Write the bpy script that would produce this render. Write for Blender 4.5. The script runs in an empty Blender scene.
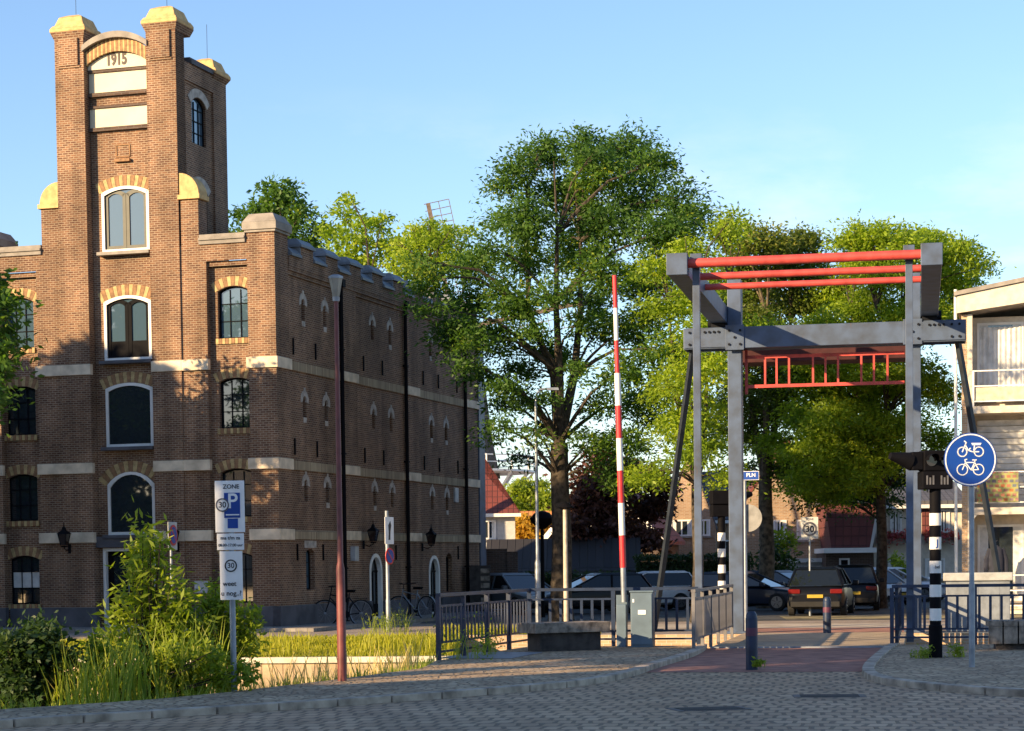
import bpy, math, random
import numpy as np
from mathutils import Vector, Matrix
random.seed(7); rng = np.random.default_rng(11)
R = math.radians
scene = bpy.context.scene
COL = scene.collection

# ------------------------------------------------------------------ camera
FPX, EYE = 2100.0, 1.6
PITCH, ROLL = R(2.7), R(0.7)
PPY = 563.5 + FPX * math.tan(PITCH)
cp, sp, cr, sr = math.cos(PITCH), math.sin(PITCH), math.cos(ROLL), math.sin(ROLL)
_R0, _U0, CF = Vector((1, 0, 0)), Vector((0, sp, cp)), Vector((0, cp, -sp))
CR, CU = cr * _R0 - sr * _U0, sr * _R0 + cr * _U0
cam = bpy.data.cameras.new('Camera'); camo = bpy.data.objects.new('Camera', cam); COL.objects.link(camo)
cam.sensor_width = 36; cam.sensor_fit = 'HORIZONTAL'; cam.lens = 36 * FPX / 1024
cam.shift_y = (PPY - 365.5) / 1024; cam.clip_end = 5000; cam.clip_start = 0.1
m = Matrix((CR, CU, -CF)).transposed().to_4x4(); m.translation = Vector((0, 0, EYE))
camo.matrix_world = m; scene.camera = camo

def ray(x, y): return CR * ((x - 512) / FPX) + CU * ((PPY - y) / FPX) + CF
def at(x, y, Y):
    d = ray(x, y); k = Y / d.y
    return Vector((d.x * k, Y, EYE + d.z * k))
def gx(x, Y): return at(x, 600, Y).x

# ------------------------------------------------------------------ mesh builder
class MB:
    def __init__(s): s.v = []; s.f = []; s.m = []
    def add(s, vs, fs, mi=0):
        n = len(s.v); s.v += [tuple(p) for p in vs]
        for f in fs: s.f.append(tuple(i + n for i in f)); s.m.append(mi)
        return s
    def box(s, x0, x1, y0, y1, z0, z1, mi=0):
        return s.add([(x0,y0,z0),(x1,y0,z0),(x1,y1,z0),(x0,y1,z0),(x0,y0,z1),(x1,y0,z1),(x1,y1,z1),(x0,y1,z1)],
              [(0,3,2,1),(4,5,6,7),(0,1,5,4),(1,2,6,5),(2,3,7,6),(3,0,4,7)], mi)
    def frustum(s, b, t, z0, z1, mi=0):      # b,t = (x0,x1,y0,y1)
        return s.add([(b[0],b[2],z0),(b[1],b[2],z0),(b[1],b[3],z0),(b[0],b[3],z0),(t[0],t[2],z1),(t[1],t[2],z1),(t[1],t[3],z1),(t[0],t[3],z1)],
              [(0,3,2,1),(4,5,6,7),(0,1,5,4),(1,2,6,5),(2,3,7,6),(3,0,4,7)], mi)
    def prism(s, poly, fn, a, b, mi=0):      # poly in 2-D, fn(p,q,d) -> xyz
        n = len(poly)
        vs = [fn(p, q, a) for p, q in poly] + [fn(p, q, b) for p, q in poly]
        fs = [tuple(range(n - 1, -1, -1)), tuple(range(n, 2 * n))] + [(i, (i + 1) % n, n + (i + 1) % n, n + i) for i in range(n)]
        return s.add(vs, fs, mi)
    def bar(s, p0, p1, w, h=None, mi=0, up=(0, 0, 1)):
        h = h or w; p0 = Vector(p0); p1 = Vector(p1); d = (p1 - p0).normalized(); u = Vector(up)
        if abs(d.dot(u)) > .98: u = Vector((0, 1, 0))
        a = d.cross(u).normalized() * w / 2; b = a.cross(d).normalized() * h / 2
        vs = [p0 - a - b, p0 + a - b, p0 + a + b, p0 - a + b, p1 - a - b, p1 + a - b, p1 + a + b, p1 - a + b]
        return s.add(vs, [(0,1,2,3),(4,7,6,5),(0,4,5,1),(1,5,6,2),(2,6,7,3),(3,7,4,0)], mi)
    def tube(s, pts, r, n=8, mi=0, closed=False):
        pts = [Vector(p) for p in pts]; k = len(pts)
        rs = r if isinstance(r, (list, tuple)) else [r] * k
        vs = []; prev = None
        for i, p in enumerate(pts):
            if closed: d = pts[(i + 1) % k] - pts[i - 1]
            else: d = pts[min(i + 1, k - 1)] - pts[max(i - 1, 0)]
            d.normalize()
            if prev is None:
                u = Vector((0, 0, 1)) if abs(d.z) < .9 else Vector((1, 0, 0))
                a = d.cross(u).normalized()
            else:
                a = (prev - d * prev.dot(d)).normalized()
            prev = a; b = d.cross(a)
            for j in range(n):
                t = 2 * math.pi * j / n
                vs.append(p + (a * math.cos(t) + b * math.sin(t)) * rs[i])
        fs = []
        for i in range(k if closed else k - 1):
            i2 = (i + 1) % k
            for j in range(n): fs.append((i * n + j, i * n + (j + 1) % n, i2 * n + (j + 1) % n, i2 * n + j))
        if not closed: fs += [tuple(range(n - 1, -1, -1)), tuple(range((k - 1) * n, k * n))]
        return s.add(vs, fs, mi)
    def lathe(s, prof, c=(0, 0, 0), n=16, mi=0, start=0.0, flat=None):
        vs = []; fs = []; k = len(prof)
        for r, z in prof:
            for j in range(n):
                t = start + 2 * math.pi * j / n; vs.append((c[0] + r * math.cos(t), c[1] + r * math.sin(t), c[2] + z))
        for i in range(k - 1):
            for j in range(n): fs.append((i * n + j, i * n + (j + 1) % n, (i + 1) * n + (j + 1) % n, (i + 1) * n + j))
        fs += [tuple(range(n - 1, -1, -1)), tuple(range((k - 1) * n, k * n))]
        return s.add(vs, fs, mi)
    def disc(s, c, r, ax, th, n=28, mi=0):   # solid disc, axis ax
        c = Vector(c); d = Vector(ax).normalized()
        return s.tube([c - d * th / 2, c + d * th / 2], r, n, mi)
    def sheet(s, pts, z, mi=0):
        return s.add([(p[0], p[1], z) for p in pts], [tuple(range(len(pts)))], mi)
    def build(s, name, mat, parent=None, smooth=False, bevel=0.0, kind=None):
        me = bpy.data.meshes.new(name)
        me.from_pydata(s.v, [], s.f); me.validate()
        mats = mat if isinstance(mat, (list, tuple)) else [mat]
        for q in mats: me.materials.append(q)
        if len(mats) > 1 and len(me.polygons) == len(s.m): me.polygons.foreach_set('material_index', s.m)
        box_uv(me)
        if smooth: me.polygons.foreach_set('use_smooth', [True] * len(me.polygons)); me.set_sharp_from_angle(angle=R(38))
        o = bpy.data.objects.new(name, me); COL.objects.link(o)
        if parent: o.parent = parent
        if bevel:
            b = o.modifiers.new('bevel', 'BEVEL'); b.width = bevel; b.segments = 2; b.limit_method = 'ANGLE'; b.angle_limit = R(40)
        if kind: o['kind'] = kind
        return o

def box_uv(me):
    uv = me.uv_layers.new(name='UVMap')
    n = len(me.loops)
    if n == 0: return
    co = np.empty(len(me.vertices) * 3); me.vertices.foreach_get('co', co); co = co.reshape(-1, 3)
    li = np.empty(n, dtype=np.int64); me.loops.foreach_get('vertex_index', li)
    pn = np.empty(len(me.polygons) * 3); me.polygons.foreach_get('normal', pn); pn = pn.reshape(-1, 3)
    tot = np.empty(len(me.polygons), dtype=np.int64); me.polygons.foreach_get('loop_total', tot)
    ln = np.repeat(pn, tot, axis=0); c = co[li]; a = np.abs(ln)
    top = (a[:, 2] > .75)
    t = np.stack([-ln[:, 1], ln[:, 0]], 1); tl = np.linalg.norm(t, axis=1, keepdims=True); t = t / np.maximum(tl, 1e-6)
    along = c[:, 0] * t[:, 0] + c[:, 1] * t[:, 1]
    hz = np.sqrt(np.maximum(1e-6, 1 - ln[:, 2] ** 2))
    U = np.where(top, c[:, 0], along); V = np.where(top, c[:, 1], c[:, 2] / hz)
    out = np.stack([U, V], 1).astype(np.float32).ravel(); uv.data.foreach_set('uv', out)

def empty(name, loc=(0, 0, 0), rz=0.0, label=None, cat=None, group=None):
    o = bpy.data.objects.new(name, None); COL.objects.link(o); o.empty_display_size = .2
    o.location = loc; o.rotation_euler = (0, 0, rz)
    return tag(o, label, cat, group)
def tag(o, label=None, cat=None, group=None, kind=None):
    if label: o['label'] = label
    if cat: o['category'] = cat
    if group: o['group'] = group
    if kind: o['kind'] = kind
    return o
def copy_tree(o, parent=None):
    c = o.copy(); COL.objects.link(c)
    if parent: c.parent = parent
    for ch in list(o.children): copy_tree(ch, c)
    return c
def inst(src, parent, loc=(0, 0, 0), rot=(0, 0, 0)):
    c = src.copy(); COL.objects.link(c); c.parent = parent; c.location = loc; c.rotation_euler = rot
    return c

# ------------------------------------------------------------------ materials
MAT = {}
class NT:
    def __init__(s, name):
        s.m = bpy.data.materials.new(name); s.m.use_nodes = True; s.t = s.m.node_tree
        s.b = s.t.nodes['Principled BSDF']; s.out = s.t.nodes['Material Output']
    def n(s, typ, **kw):
        x = s.t.nodes.new(typ)
        for k, v in kw.items(): setattr(x, k, v)
        return x
    def l(s, a, b): s.t.links.new(a, b)
def rgb(c): return (*c, 1.0)
def plain(name, col, rough=.6, metal=0., var=.12, scale=6., bump=.0, spec=.4, dirt=None, coat=0., rust=0.):
    q = NT(name); b = q.b
    b.inputs['Roughness'].default_value = rough; b.inputs['Metallic'].default_value = metal
    b.inputs['Specular IOR Level'].default_value = spec
    if coat: b.inputs['Coat Weight'].default_value = coat
    tc = q.n('ShaderNodeTexCoord'); no = q.n('ShaderNodeTexNoise'); no.inputs['Scale'].default_value = scale; no.inputs['Detail'].default_value = 6
    q.l(tc.outputs['Object'], no.inputs['Vector'])
    mx = q.n('ShaderNodeMix', data_type='RGBA'); d = dirt or tuple(c * (1 - 2.2 * var) for c in col)
    mx.inputs[6].default_value = rgb(d); mx.inputs[7].default_value = rgb(tuple(min(1, c * (1 + .8 * var)) for c in col))
    rp = q.n('ShaderNodeMapRange'); rp.inputs[1].default_value = .3; rp.inputs[2].default_value = .62
    q.l(no.outputs[0], rp.inputs[0]); q.l(rp.outputs[0], mx.inputs[0]); q.l(mx.outputs[2], b.inputs['Base Color'])
    if rust:
        mp = q.n('ShaderNodeMapping'); mp.inputs['Scale'].default_value = (9, 9, 1.3); q.l(tc.outputs['Object'], mp.inputs[0])
        n8 = q.n('ShaderNodeTexNoise'); n8.inputs['Scale'].default_value = 1; n8.inputs['Detail'].default_value = 9; n8.inputs['Roughness'].default_value = .7; q.l(mp.outputs[0], n8.inputs['Vector'])
        r8 = q.n('ShaderNodeMapRange'); r8.inputs[1].default_value = .63; r8.inputs[2].default_value = .72; r8.inputs[4].default_value = rust; q.l(n8.outputs[0], r8.inputs[0])
        x8 = q.n('ShaderNodeMix', data_type='RGBA'); x8.inputs[7].default_value = (.10, .055, .03, 1); q.l(r8.outputs[0], x8.inputs[0]); q.l(mx.outputs[2], x8.inputs[6]); q.l(x8.outputs[2], b.inputs['Base Color'])
    if bump:
        bp = q.n('ShaderNodeBump'); bp.inputs['Strength'].default_value = bump; bp.inputs['Distance'].default_value = .02
        n2 = q.n('ShaderNodeTexNoise'); n2.inputs['Scale'].default_value = scale * 6; n2.inputs['Detail'].default_value = 4
        q.l(tc.outputs['Object'], n2.inputs['Vector']); q.l(n2.outputs[0], bp.inputs['Height']); q.l(bp.outputs[0], b.inputs['Normal'])
    MAT[name] = q.m; return q.m

def brickmat(name, c1, c2, mortar, bw=.215, rh=.065, ms=.009, warp=.0, rot=0., bump=.5, stain=.25, rough=.85, offset=.5, stainscale=.7, pale=None):
    q = NT(name); b = q.b; b.inputs['Roughness'].default_value = rough; b.inputs['Specular IOR Level'].default_value = .25
    uv = q.n('ShaderNodeUVMap'); mp = q.n('ShaderNodeMapping'); mp.inputs['Rotation'].default_value = (0, 0, rot)
    q.l(uv.outputs[0], mp.inputs[0]); vec = mp.outputs[0]
    if warp:
        nz = q.n('ShaderNodeTexNoise'); nz.inputs['Scale'].default_value = 1.3; nz.inputs['Detail'].default_value = 3
        q.l(vec, nz.inputs['Vector'])
        sb = q.n('ShaderNodeVectorMath', operation='SUBTRACT'); sb.inputs[1].default_value = (.5, .5, .5); q.l(nz.outputs[1], sb.inputs[0])
        sc = q.n('ShaderNodeVectorMath', operation='SCALE'); sc.inputs['Scale'].default_value = warp; q.l(sb.outputs[0], sc.inputs[0])
        ad = q.n('ShaderNodeVectorMath', operation='ADD'); q.l(vec, ad.inputs[0]); q.l(sc.outputs[0], ad.inputs[1]); vec = ad.outputs[0]
    br = q.n('ShaderNodeTexBrick'); br.offset = offset
    br.inputs['Scale'].default_value = 1; br.inputs['Brick Width'].default_value = bw; br.inputs['Row Height'].default_value = rh
    br.inputs['Mortar Size'].default_value = ms; br.inputs['Mortar Smooth'].default_value = .3; br.inputs['Bias'].default_value = -.1
    br.inputs['Color1'].default_value = rgb(c1); br.inputs['Color2'].default_value = rgb(c2); br.inputs['Mortar'].default_value = rgb(mortar)
    q.l(vec, br.inputs['Vector'])
    tc = q.n('ShaderNodeTexCoord'); no = q.n('ShaderNodeTexNoise'); no.inputs['Scale'].default_value = stainscale; no.inputs['Detail'].default_value = 8; no.inputs['Roughness'].default_value = .65
    q.l(tc.outputs['Object'], no.inputs['Vector'])
    rp = q.n('ShaderNodeMapRange'); rp.inputs[1].default_value = .3; rp.inputs[2].default_value = .7; rp.inputs[3].default_value = 1 - stain; rp.inputs[4].default_value = 1 + stain * .8
    q.l(no.outputs[0], rp.inputs[0])
    mu = q.n('ShaderNodeMix', data_type='RGBA', blend_type='MULTIPLY'); mu.inputs[0].default_value = 1
    cb = q.n('ShaderNodeCombineColor'); [q.l(rp.outputs[0], cb.inputs[i]) for i in range(3)]
    q.l(br.outputs[0], mu.inputs[6]); q.l(cb.outputs[0], mu.inputs[7]); col = mu.outputs[2]
    if pale:
        m9 = q.n('ShaderNodeMapping'); m9.inputs['Scale'].default_value = (2.2, 2.2, .22); q.l(tc.outputs['Object'], m9.inputs[0])
        n9 = q.n('ShaderNodeTexNoise'); n9.inputs['Scale'].default_value = 1; n9.inputs['Detail'].default_value = 6; q.l(m9.outputs[0], n9.inputs['Vector'])
        r9 = q.n('ShaderNodeMapRange'); r9.inputs[1].default_value = .35; r9.inputs[2].default_value = .6; r9.inputs[3].default_value = .72; r9.inputs[4].default_value = 1.1; q.l(n9.outputs[0], r9.inputs[0])
        x9 = q.n('ShaderNodeMix', data_type='RGBA', blend_type='MULTIPLY'); x9.inputs[0].default_value = 1; c9 = q.n('ShaderNodeCombineColor'); [q.l(r9.outputs[0], c9.inputs[i]) for i in range(3)]
        q.l(col, x9.inputs[6]); q.l(c9.outputs[0], x9.inputs[7]); col = x9.outputs[2]
        n3 = q.n('ShaderNodeTexNoise'); n3.inputs['Scale'].default_value = .9; n3.inputs['Detail'].default_value = 9; n3.inputs['Roughness'].default_value = .75
        q.l(tc.outputs['Object'], n3.inputs['Vector'])
        r3 = q.n('ShaderNodeMapRange'); r3.inputs[1].default_value = .6; r3.inputs[2].default_value = .74; r3.inputs[4].default_value = .5
        q.l(n3.outputs[0], r3.inputs[0])
        m3 = q.n('ShaderNodeMix', data_type='RGBA'); m3.inputs[7].default_value = rgb(pale); q.l(r3.outputs[0], m3.inputs[0]); q.l(col, m3.inputs[6]); col = m3.outputs[2]
    q.l(col, b.inputs['Base Color'])
    if bump:
        bp = q.n('ShaderNodeBump'); bp.inputs['Strength'].default_value = bump; bp.inputs['Distance'].default_value = .012; bp.invert = True
        q.l(br.outputs['Fac'], bp.inputs['Height']); q.l(bp.outputs[0], b.inputs['Normal'])
    MAT[name] = q.m; return q.m

def pebblemat(name, c1, c2, joint, scale=7.):
    q = NT(name); b = q.b; b.inputs['Roughness'].default_value = .8
    tc = q.n('ShaderNodeTexCoord')
    vo = q.n('ShaderNodeTexVoronoi'); vo.inputs['Scale'].default_value = scale; q.l(tc.outputs['Object'], vo.inputs['Vector'])
    ve = q.n('ShaderNodeTexVoronoi', feature='DISTANCE_TO_EDGE'); ve.inputs['Scale'].default_value = scale; q.l(tc.outputs['Object'], ve.inputs['Vector'])
    sx = q.n('ShaderNodeSeparateColor'); q.l(vo.outputs['Color'], sx.inputs[0])
    m1 = q.n('ShaderNodeMix', data_type='RGBA'); m1.inputs[6].default_value = rgb(c1); m1.inputs[7].default_value = rgb(c2); q.l(sx.outputs[0], m1.inputs[0])
    rp = q.n('ShaderNodeMapRange'); rp.inputs[1].default_value = .02; rp.inputs[2].default_value = .12; q.l(ve.outputs[0], rp.inputs[0])
    m2 = q.n('ShaderNodeMix', data_type='RGBA'); m2.inputs[6].default_value = rgb(joint); q.l(m1.outputs[2], m2.inputs[7]); q.l(rp.outputs[0], m2.inputs[0])
    no = q.n('ShaderNodeTexNoise'); no.inputs['Scale'].default_value = .8; no.inputs['Detail'].default_value = 7; q.l(tc.outputs['Object'], no.inputs['Vector'])
    r2 = q.n('ShaderNodeMapRange'); r2.inputs[1].default_value = .3; r2.inputs[2].default_value = .7; r2.inputs[3].default_value = .65; r2.inputs[4].default_value = 1.25; q.l(no.outputs[0], r2.inputs[0])
    m3 = q.n('ShaderNodeMix', data_type='RGBA', blend_type='MULTIPLY'); m3.inputs[0].default_value = 1
    cb = q.n('ShaderNodeCombineColor'); [q.l(r2.outputs[0], cb.inputs[i]) for i in range(3)]
    q.l(m2.outputs[2], m3.inputs[6]); q.l(cb.outputs[0], m3.inputs[7]); q.l(m3.outputs[2], b.inputs['Base Color'])
    bp = q.n('ShaderNodeBump'); bp.inputs['Strength'].default_value = .9; bp.inputs['Distance'].default_value = .03; q.l(rp.outputs[0], bp.inputs['Height']); q.l(bp.outputs[0], b.inputs['Normal'])
    MAT[name] = q.m; return q.m

def leafmat(name, c1, c2, c3=None, trans=.45, rough=.5):
    q = NT(name); t = q.t
    ge = q.n('ShaderNodeNewGeometry'); rp = q.n('ShaderNodeValToRGB')
    e = rp.color_ramp.elements; e[0].color = rgb(c1); e[1].color = rgb(c2); e[0].position = .1; e[1].position = .8
    if c3: x = e.new(1.0); x.color = rgb(c3)
    at_ = q.n('ShaderNodeAttribute'); at_.attribute_name = 'twig'; mz = q.n('ShaderNodeMix'); mz.inputs[0].default_value = .62
    q.l(ge.outputs['Random Per Island'], mz.inputs[2]); q.l(at_.outputs['Fac'], mz.inputs[3]); q.l(mz.outputs[0], rp.inputs[0])
    q.b.inputs['Roughness'].default_value = rough; q.b.inputs['Specular IOR Level'].default_value = .3
    q.l(rp.outputs[0], q.b.inputs['Base Color'])
    tr = q.n('ShaderNodeBsdfTranslucent')
    mu = q.n('ShaderNodeMix', data_type='RGBA', blend_type='MULTIPLY'); mu.inputs[0].default_value = 1; mu.inputs[7].default_value = (1.7, 1.75, .7, 1)
    q.l(rp.outputs[0], mu.inputs[6]); q.l(mu.outputs[2], tr.inputs[0])
    ms = q.n('ShaderNodeMixShader'); ms.inputs[0].default_value = trans
    q.l(q.b.outputs[0], ms.inputs[1]); q.l(tr.outputs[0], ms.inputs[2]); q.l(ms.outputs[0], q.out.inputs[0])
    MAT[name] = q.m; return q.m

def tilemat(name, c1, c2, pitch=.22, row=.33, rough=.7):
    q = NT(name); b = q.b; b.inputs['Roughness'].default_value = rough
    uv = q.n('ShaderNodeUVMap'); br = q.n('ShaderNodeTexBrick'); br.offset = 0
    br.inputs['Scale'].default_value = 1; br.inputs['Brick Width'].default_value = pitch; br.inputs['Row Height'].default_value = row; br.inputs['Mortar Size'].default_value = .02
    br.inputs['Mortar Smooth'].default_value = 1.; br.inputs['Color1'].default_value = rgb(c1); br.inputs['Color2'].default_value = rgb(c2); br.inputs['Mortar'].default_value = rgb(tuple(.45 * x for x in c1))
    q.l(uv.outputs[0], br.inputs['Vector']); q.l(br.outputs[0], b.inputs['Base Color'])
    bp = q.n('ShaderNodeBump'); bp.inputs['Strength'].default_value = .9; bp.inputs['Distance'].default_value = .05; bp.invert = True; q.l(br.outputs['Fac'], bp.inputs['Height']); q.l(bp.outputs[0], b.inputs['Normal'])
    MAT[name] = q.m; return q.m

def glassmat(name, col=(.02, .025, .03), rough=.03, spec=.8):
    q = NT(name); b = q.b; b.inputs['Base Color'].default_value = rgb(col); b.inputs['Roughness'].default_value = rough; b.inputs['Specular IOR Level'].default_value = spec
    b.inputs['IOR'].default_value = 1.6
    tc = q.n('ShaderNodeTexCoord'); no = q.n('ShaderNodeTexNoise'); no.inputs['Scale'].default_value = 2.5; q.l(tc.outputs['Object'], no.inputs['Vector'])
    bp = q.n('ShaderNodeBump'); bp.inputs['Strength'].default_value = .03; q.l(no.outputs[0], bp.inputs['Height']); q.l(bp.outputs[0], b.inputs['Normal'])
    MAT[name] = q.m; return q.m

BR = brickmat('brick_brown', (.112, .053, .034), (.228, .118, .066), (.31, .24, .17), bw=.155, rh=.055, ms=.009, stain=.38, pale=(.30, .235, .175))
BR2 = brickmat('brick_house', (.27, .17, .10), (.36, .24, .15), (.36, .31, .25))
BRD = brickmat('brick_dark', (.07, .045, .035), (.11, .07, .05), (.12, .10, .09))
BRO = brickmat('brick_orange', (.46, .29, .17), (.54, .36, .22), (.5, .43, .34))
COB = brickmat('cobble_road', (.42, .28, .165), (.52, .365, .225), (.19, .135, .08), bw=.20, rh=.37, ms=.027, warp=.26, rot=R(9), bump=1., stain=.35, rough=.6)
PAVE = brickmat('street_pavers', (.30, .24, .20), (.38, .32, .27), (.16, .14, .12), bw=.2, rh=.1, ms=.008, warp=.03, bump=.4, stain=.25)
PEB = pebblemat('pebble_paving', (.38, .26, .15), (.58, .44, .28), (.17, .125, .075))
REDA = plain('red_asphalt', (.34, .16, .115), .85, var=.2, scale=3, bump=.5)
ASPH = plain('asphalt', (.07, .07, .07), .85, var=.2, scale=2, bump=.4)
SIDE = brickmat('sidewalk_tiles', (.22, .20, .18), (.28, .26, .24), (.12, .11, .1), bw=.3, rh=.3, ms=.01, bump=.3)
KERB = plain('kerb_stone', (.42, .345, .265), .8, var=.25, scale=4, bump=.4)
STONE = plain('cream_stone', (.66, .55, .41), .75, var=.15, scale=3, bump=.2, dirt=(.45, .37, .27))
OCHRE = plain('ochre_cap', (.52, .345, .15), .8, var=.2, scale=7, bump=.35, dirt=(.41, .27, .115))
YBR = plain('yellow_brick', (.44, .32, .15), .8, var=.15, scale=9)
BBR = plain('umber_brick', (.27, .15, .075), .8, var=.15, scale=9)
PALESTONE = plain('pale_hood_stone', (.40, .36, .32), .8, var=.2, scale=6, bump=.2)
WHITE = plain('white_paint', (.74, .73, .70), .5, var=.04, scale=3)
CREAM = plain('cream_panel', (.50, .46, .36), .55, var=.05, scale=1.5)
ZINC = plain('zinc_coping', (.15, .17, .20), .55, var=.15, scale=3)
COPE = plain('grey_coping', (.26, .235, .21), .75, var=.15, scale=3)
PLIN = plain('plinth_render', (.085, .085, .10), .8, var=.2, scale=2)
BLK = plain('black_paint', (.006, .006, .008), .65, var=.1, spec=.06)
FRAMEG = plain('grey_green_frame', (.045, .048, .038), .5, var=.1)
GLASS = glassmat('window_glass', (.02, .027, .033), .03, .9); GLASSB = glassmat('sky_tinted_window_glass', (.05, .09, .13), .02, .9)  # second glass carries the blue sky reflection in its base colour
CURT = plain('curtain', (.62, .62, .60), .9, var=.12, scale=4)
BLUEST = plain('blue_steel', (.013, .027, .065), .45, var=.2, scale=5)
BLUEGR = plain('blue_grey_steel', (.06, .09, .155), .5, var=.18, scale=3.5, dirt=(.045, .06, .09), rust=.6)
BLUEBOX = plain('blue_grey_cabinet_paint', (.10, .15, .20), .5, var=.1, scale=3)
GALV = plain('galvanised_steel', (.25, .28, .32), .45, metal=.35, var=.12, scale=6)
BRIDGERED = plain('bridge_red', (.50, .065, .055), .5, var=.15, scale=4, rust=.5)
SIGNRED = plain('signal_red', (.52, .03, .035), .45, var=.08)
DKSTEEL = plain('dark_steel', (.009, .011, .016), .55, var=.15, spec=.12)
LAMPRED = plain('maroon_lamp_paint', (.16, .045, .045), .5, var=.15, scale=5)
WOOD = plain('weathered_wood', (.25, .21, .17), .85, var=.3, scale=8, bump=.5)
DECKW = brickmat('deck_planks', (.38, .30, .21), (.48, .39, .28), (.12, .09, .06), bw=6., rh=.16, ms=.012, bump=.6, rot=R(11), stain=.25, stainscale=2)
BLOCKD = plain('dark_timber', (.05, .043, .04), .85, var=.25, scale=6, bump=.4)
REVB = brickmat('revetment_boards', (.40, .30, .19), (.50, .39, .25), (.20, .14, .09), bw=.22, rh=3., ms=.012, offset=0, bump=.4, stain=.4, stainscale=2)
REVCAP = plain('revetment_cap', (.62, .56, .44), .8, var=.15, scale=4)
SIGNBLUE = plain('sign_blue', (.006, .055, .31), .4, var=.05)
SIGNWH = plain('sign_white', (.80, .81, .82), .4, var=.03)
SIGNGR = plain('sign_back_grey', (.42, .43, .44), .5, var=.1)
WATER = glassmat('canal_water', (.02, .03, .022), .06, .5)
SOIL = plain('bank_soil', (.085, .075, .04), .95, var=.4, scale=3, bump=.8)
GRASSG = plain('grass_ground', (.17, .17, .035), .95, var=.35, scale=3, bump=.8)
BARK = plain('tree_bark', (.06, .048, .036), .95, var=.35, scale=9, bump=.9)
BARKL = plain('pale_bark', (.12, .092, .06), .95, var=.35, scale=7, bump=.9)
L_ASH = leafmat('ash_leaf', (.035, .085, .02), (.095, .185, .028), (.30, .34, .03), .45)
L_YEL = leafmat('bright_leaf', (.12, .20, .018), (.30, .39, .03), (.46, .46, .035), .5)
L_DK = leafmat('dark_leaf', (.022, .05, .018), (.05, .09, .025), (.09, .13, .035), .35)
L_RED = leafmat('copper_leaf', (.05, .022, .02), (.11, .045, .035), (.16, .075, .05), .3)
L_AUT = leafmat('golden_leaf', (.30, .20, .02), (.50, .28, .03), (.25, .25, .03), .4)
L_REED = leafmat('reed_leaf', (.16, .23, .03), (.32, .36, .06), (.48, .42, .16), .5)
L_SHR = leafmat('willow_leaf', (.13, .19, .02), (.27, .33, .03), (.40, .42, .05), .45)
L_GRS = leafmat('grass_blade', (.22, .25, .02), (.40, .38, .04), (.52, .44, .08), .45)
L_HED = leafmat('hedge_leaf', (.018, .035, .012), (.04, .07, .02), None, .25)
TILER = tilemat('red_roof_tiles', (.19, .045, .032), (.14, .034, .026))
TILEO = tilemat('orange_roof_tiles', (.60, .24, .07), (.52, .19, .05))
TILED = tilemat('dark_roof_tiles', (.022, .021, .025), (.032, .03, .034), .3, 3.0)
TILEM = tilemat('maroon_hung_tiles', (.15, .04, .035), (.11, .03, .03), .3, .36)
TILEG = tilemat('grey_roof_tiles', (.10, .10, .115), (.075, .075, .085))
RUB = plain('tyre_rubber', (.015, .015, .016), .85, var=.1)
RIM = plain('alloy_rim', (.2, .205, .215), .35, metal=.6, var=.05)
CARGL = glassmat('car_glass', (.008, .011, .014), .02, .5)
def carpaint(n, c): return plain(n, c, .35, var=.03, coat=.12, spec=.2)
CBLK = carpaint('black_car_paint', (.003, .004, .008)); CNAVY = carpaint('navy_car_paint', (.016, .022, .04)); CWHT = carpaint('white_car_paint', (.70, .71, .73)); CGRY = carpaint('grey_car_paint', (.10, .11, .125))
TAIL = plain('tail_lamp_red', (.13, .008, .008), .2, var=.05); HEADL = plain('headlamp_glass', (.6, .62, .65), .15, var=.05)
PLATE = plain('yellow_number_plate', (.38, .27, .03), .4, var=.05)
LENSD = glassmat('dark_signal_lens', (.02, .012, .012), .1, .6)
LAMPG = plain('frosted_lamp_glass', (.26, .25, .21), .35, var=.1)
SHADERED = plain('shaded_red_steel', (.05, .014, .014), .6, var=.15, spec=.2)  # counterweight colour: dark red stands in for a red beam in shade
CLOTH = plain('navy_cloth', (.025, .028, .045), .9, var=.1)
QUILT = brickmat('patterned_cloth', (.45, .15, .06), (.08, .16, .22), (.30, .30, .12), bw=.16, rh=.13, ms=.03, bump=0)
FLWR = leafmat('red_flower', (.30, .05, .06), (.45, .12, .14), (.08, .14, .03), .3)
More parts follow.
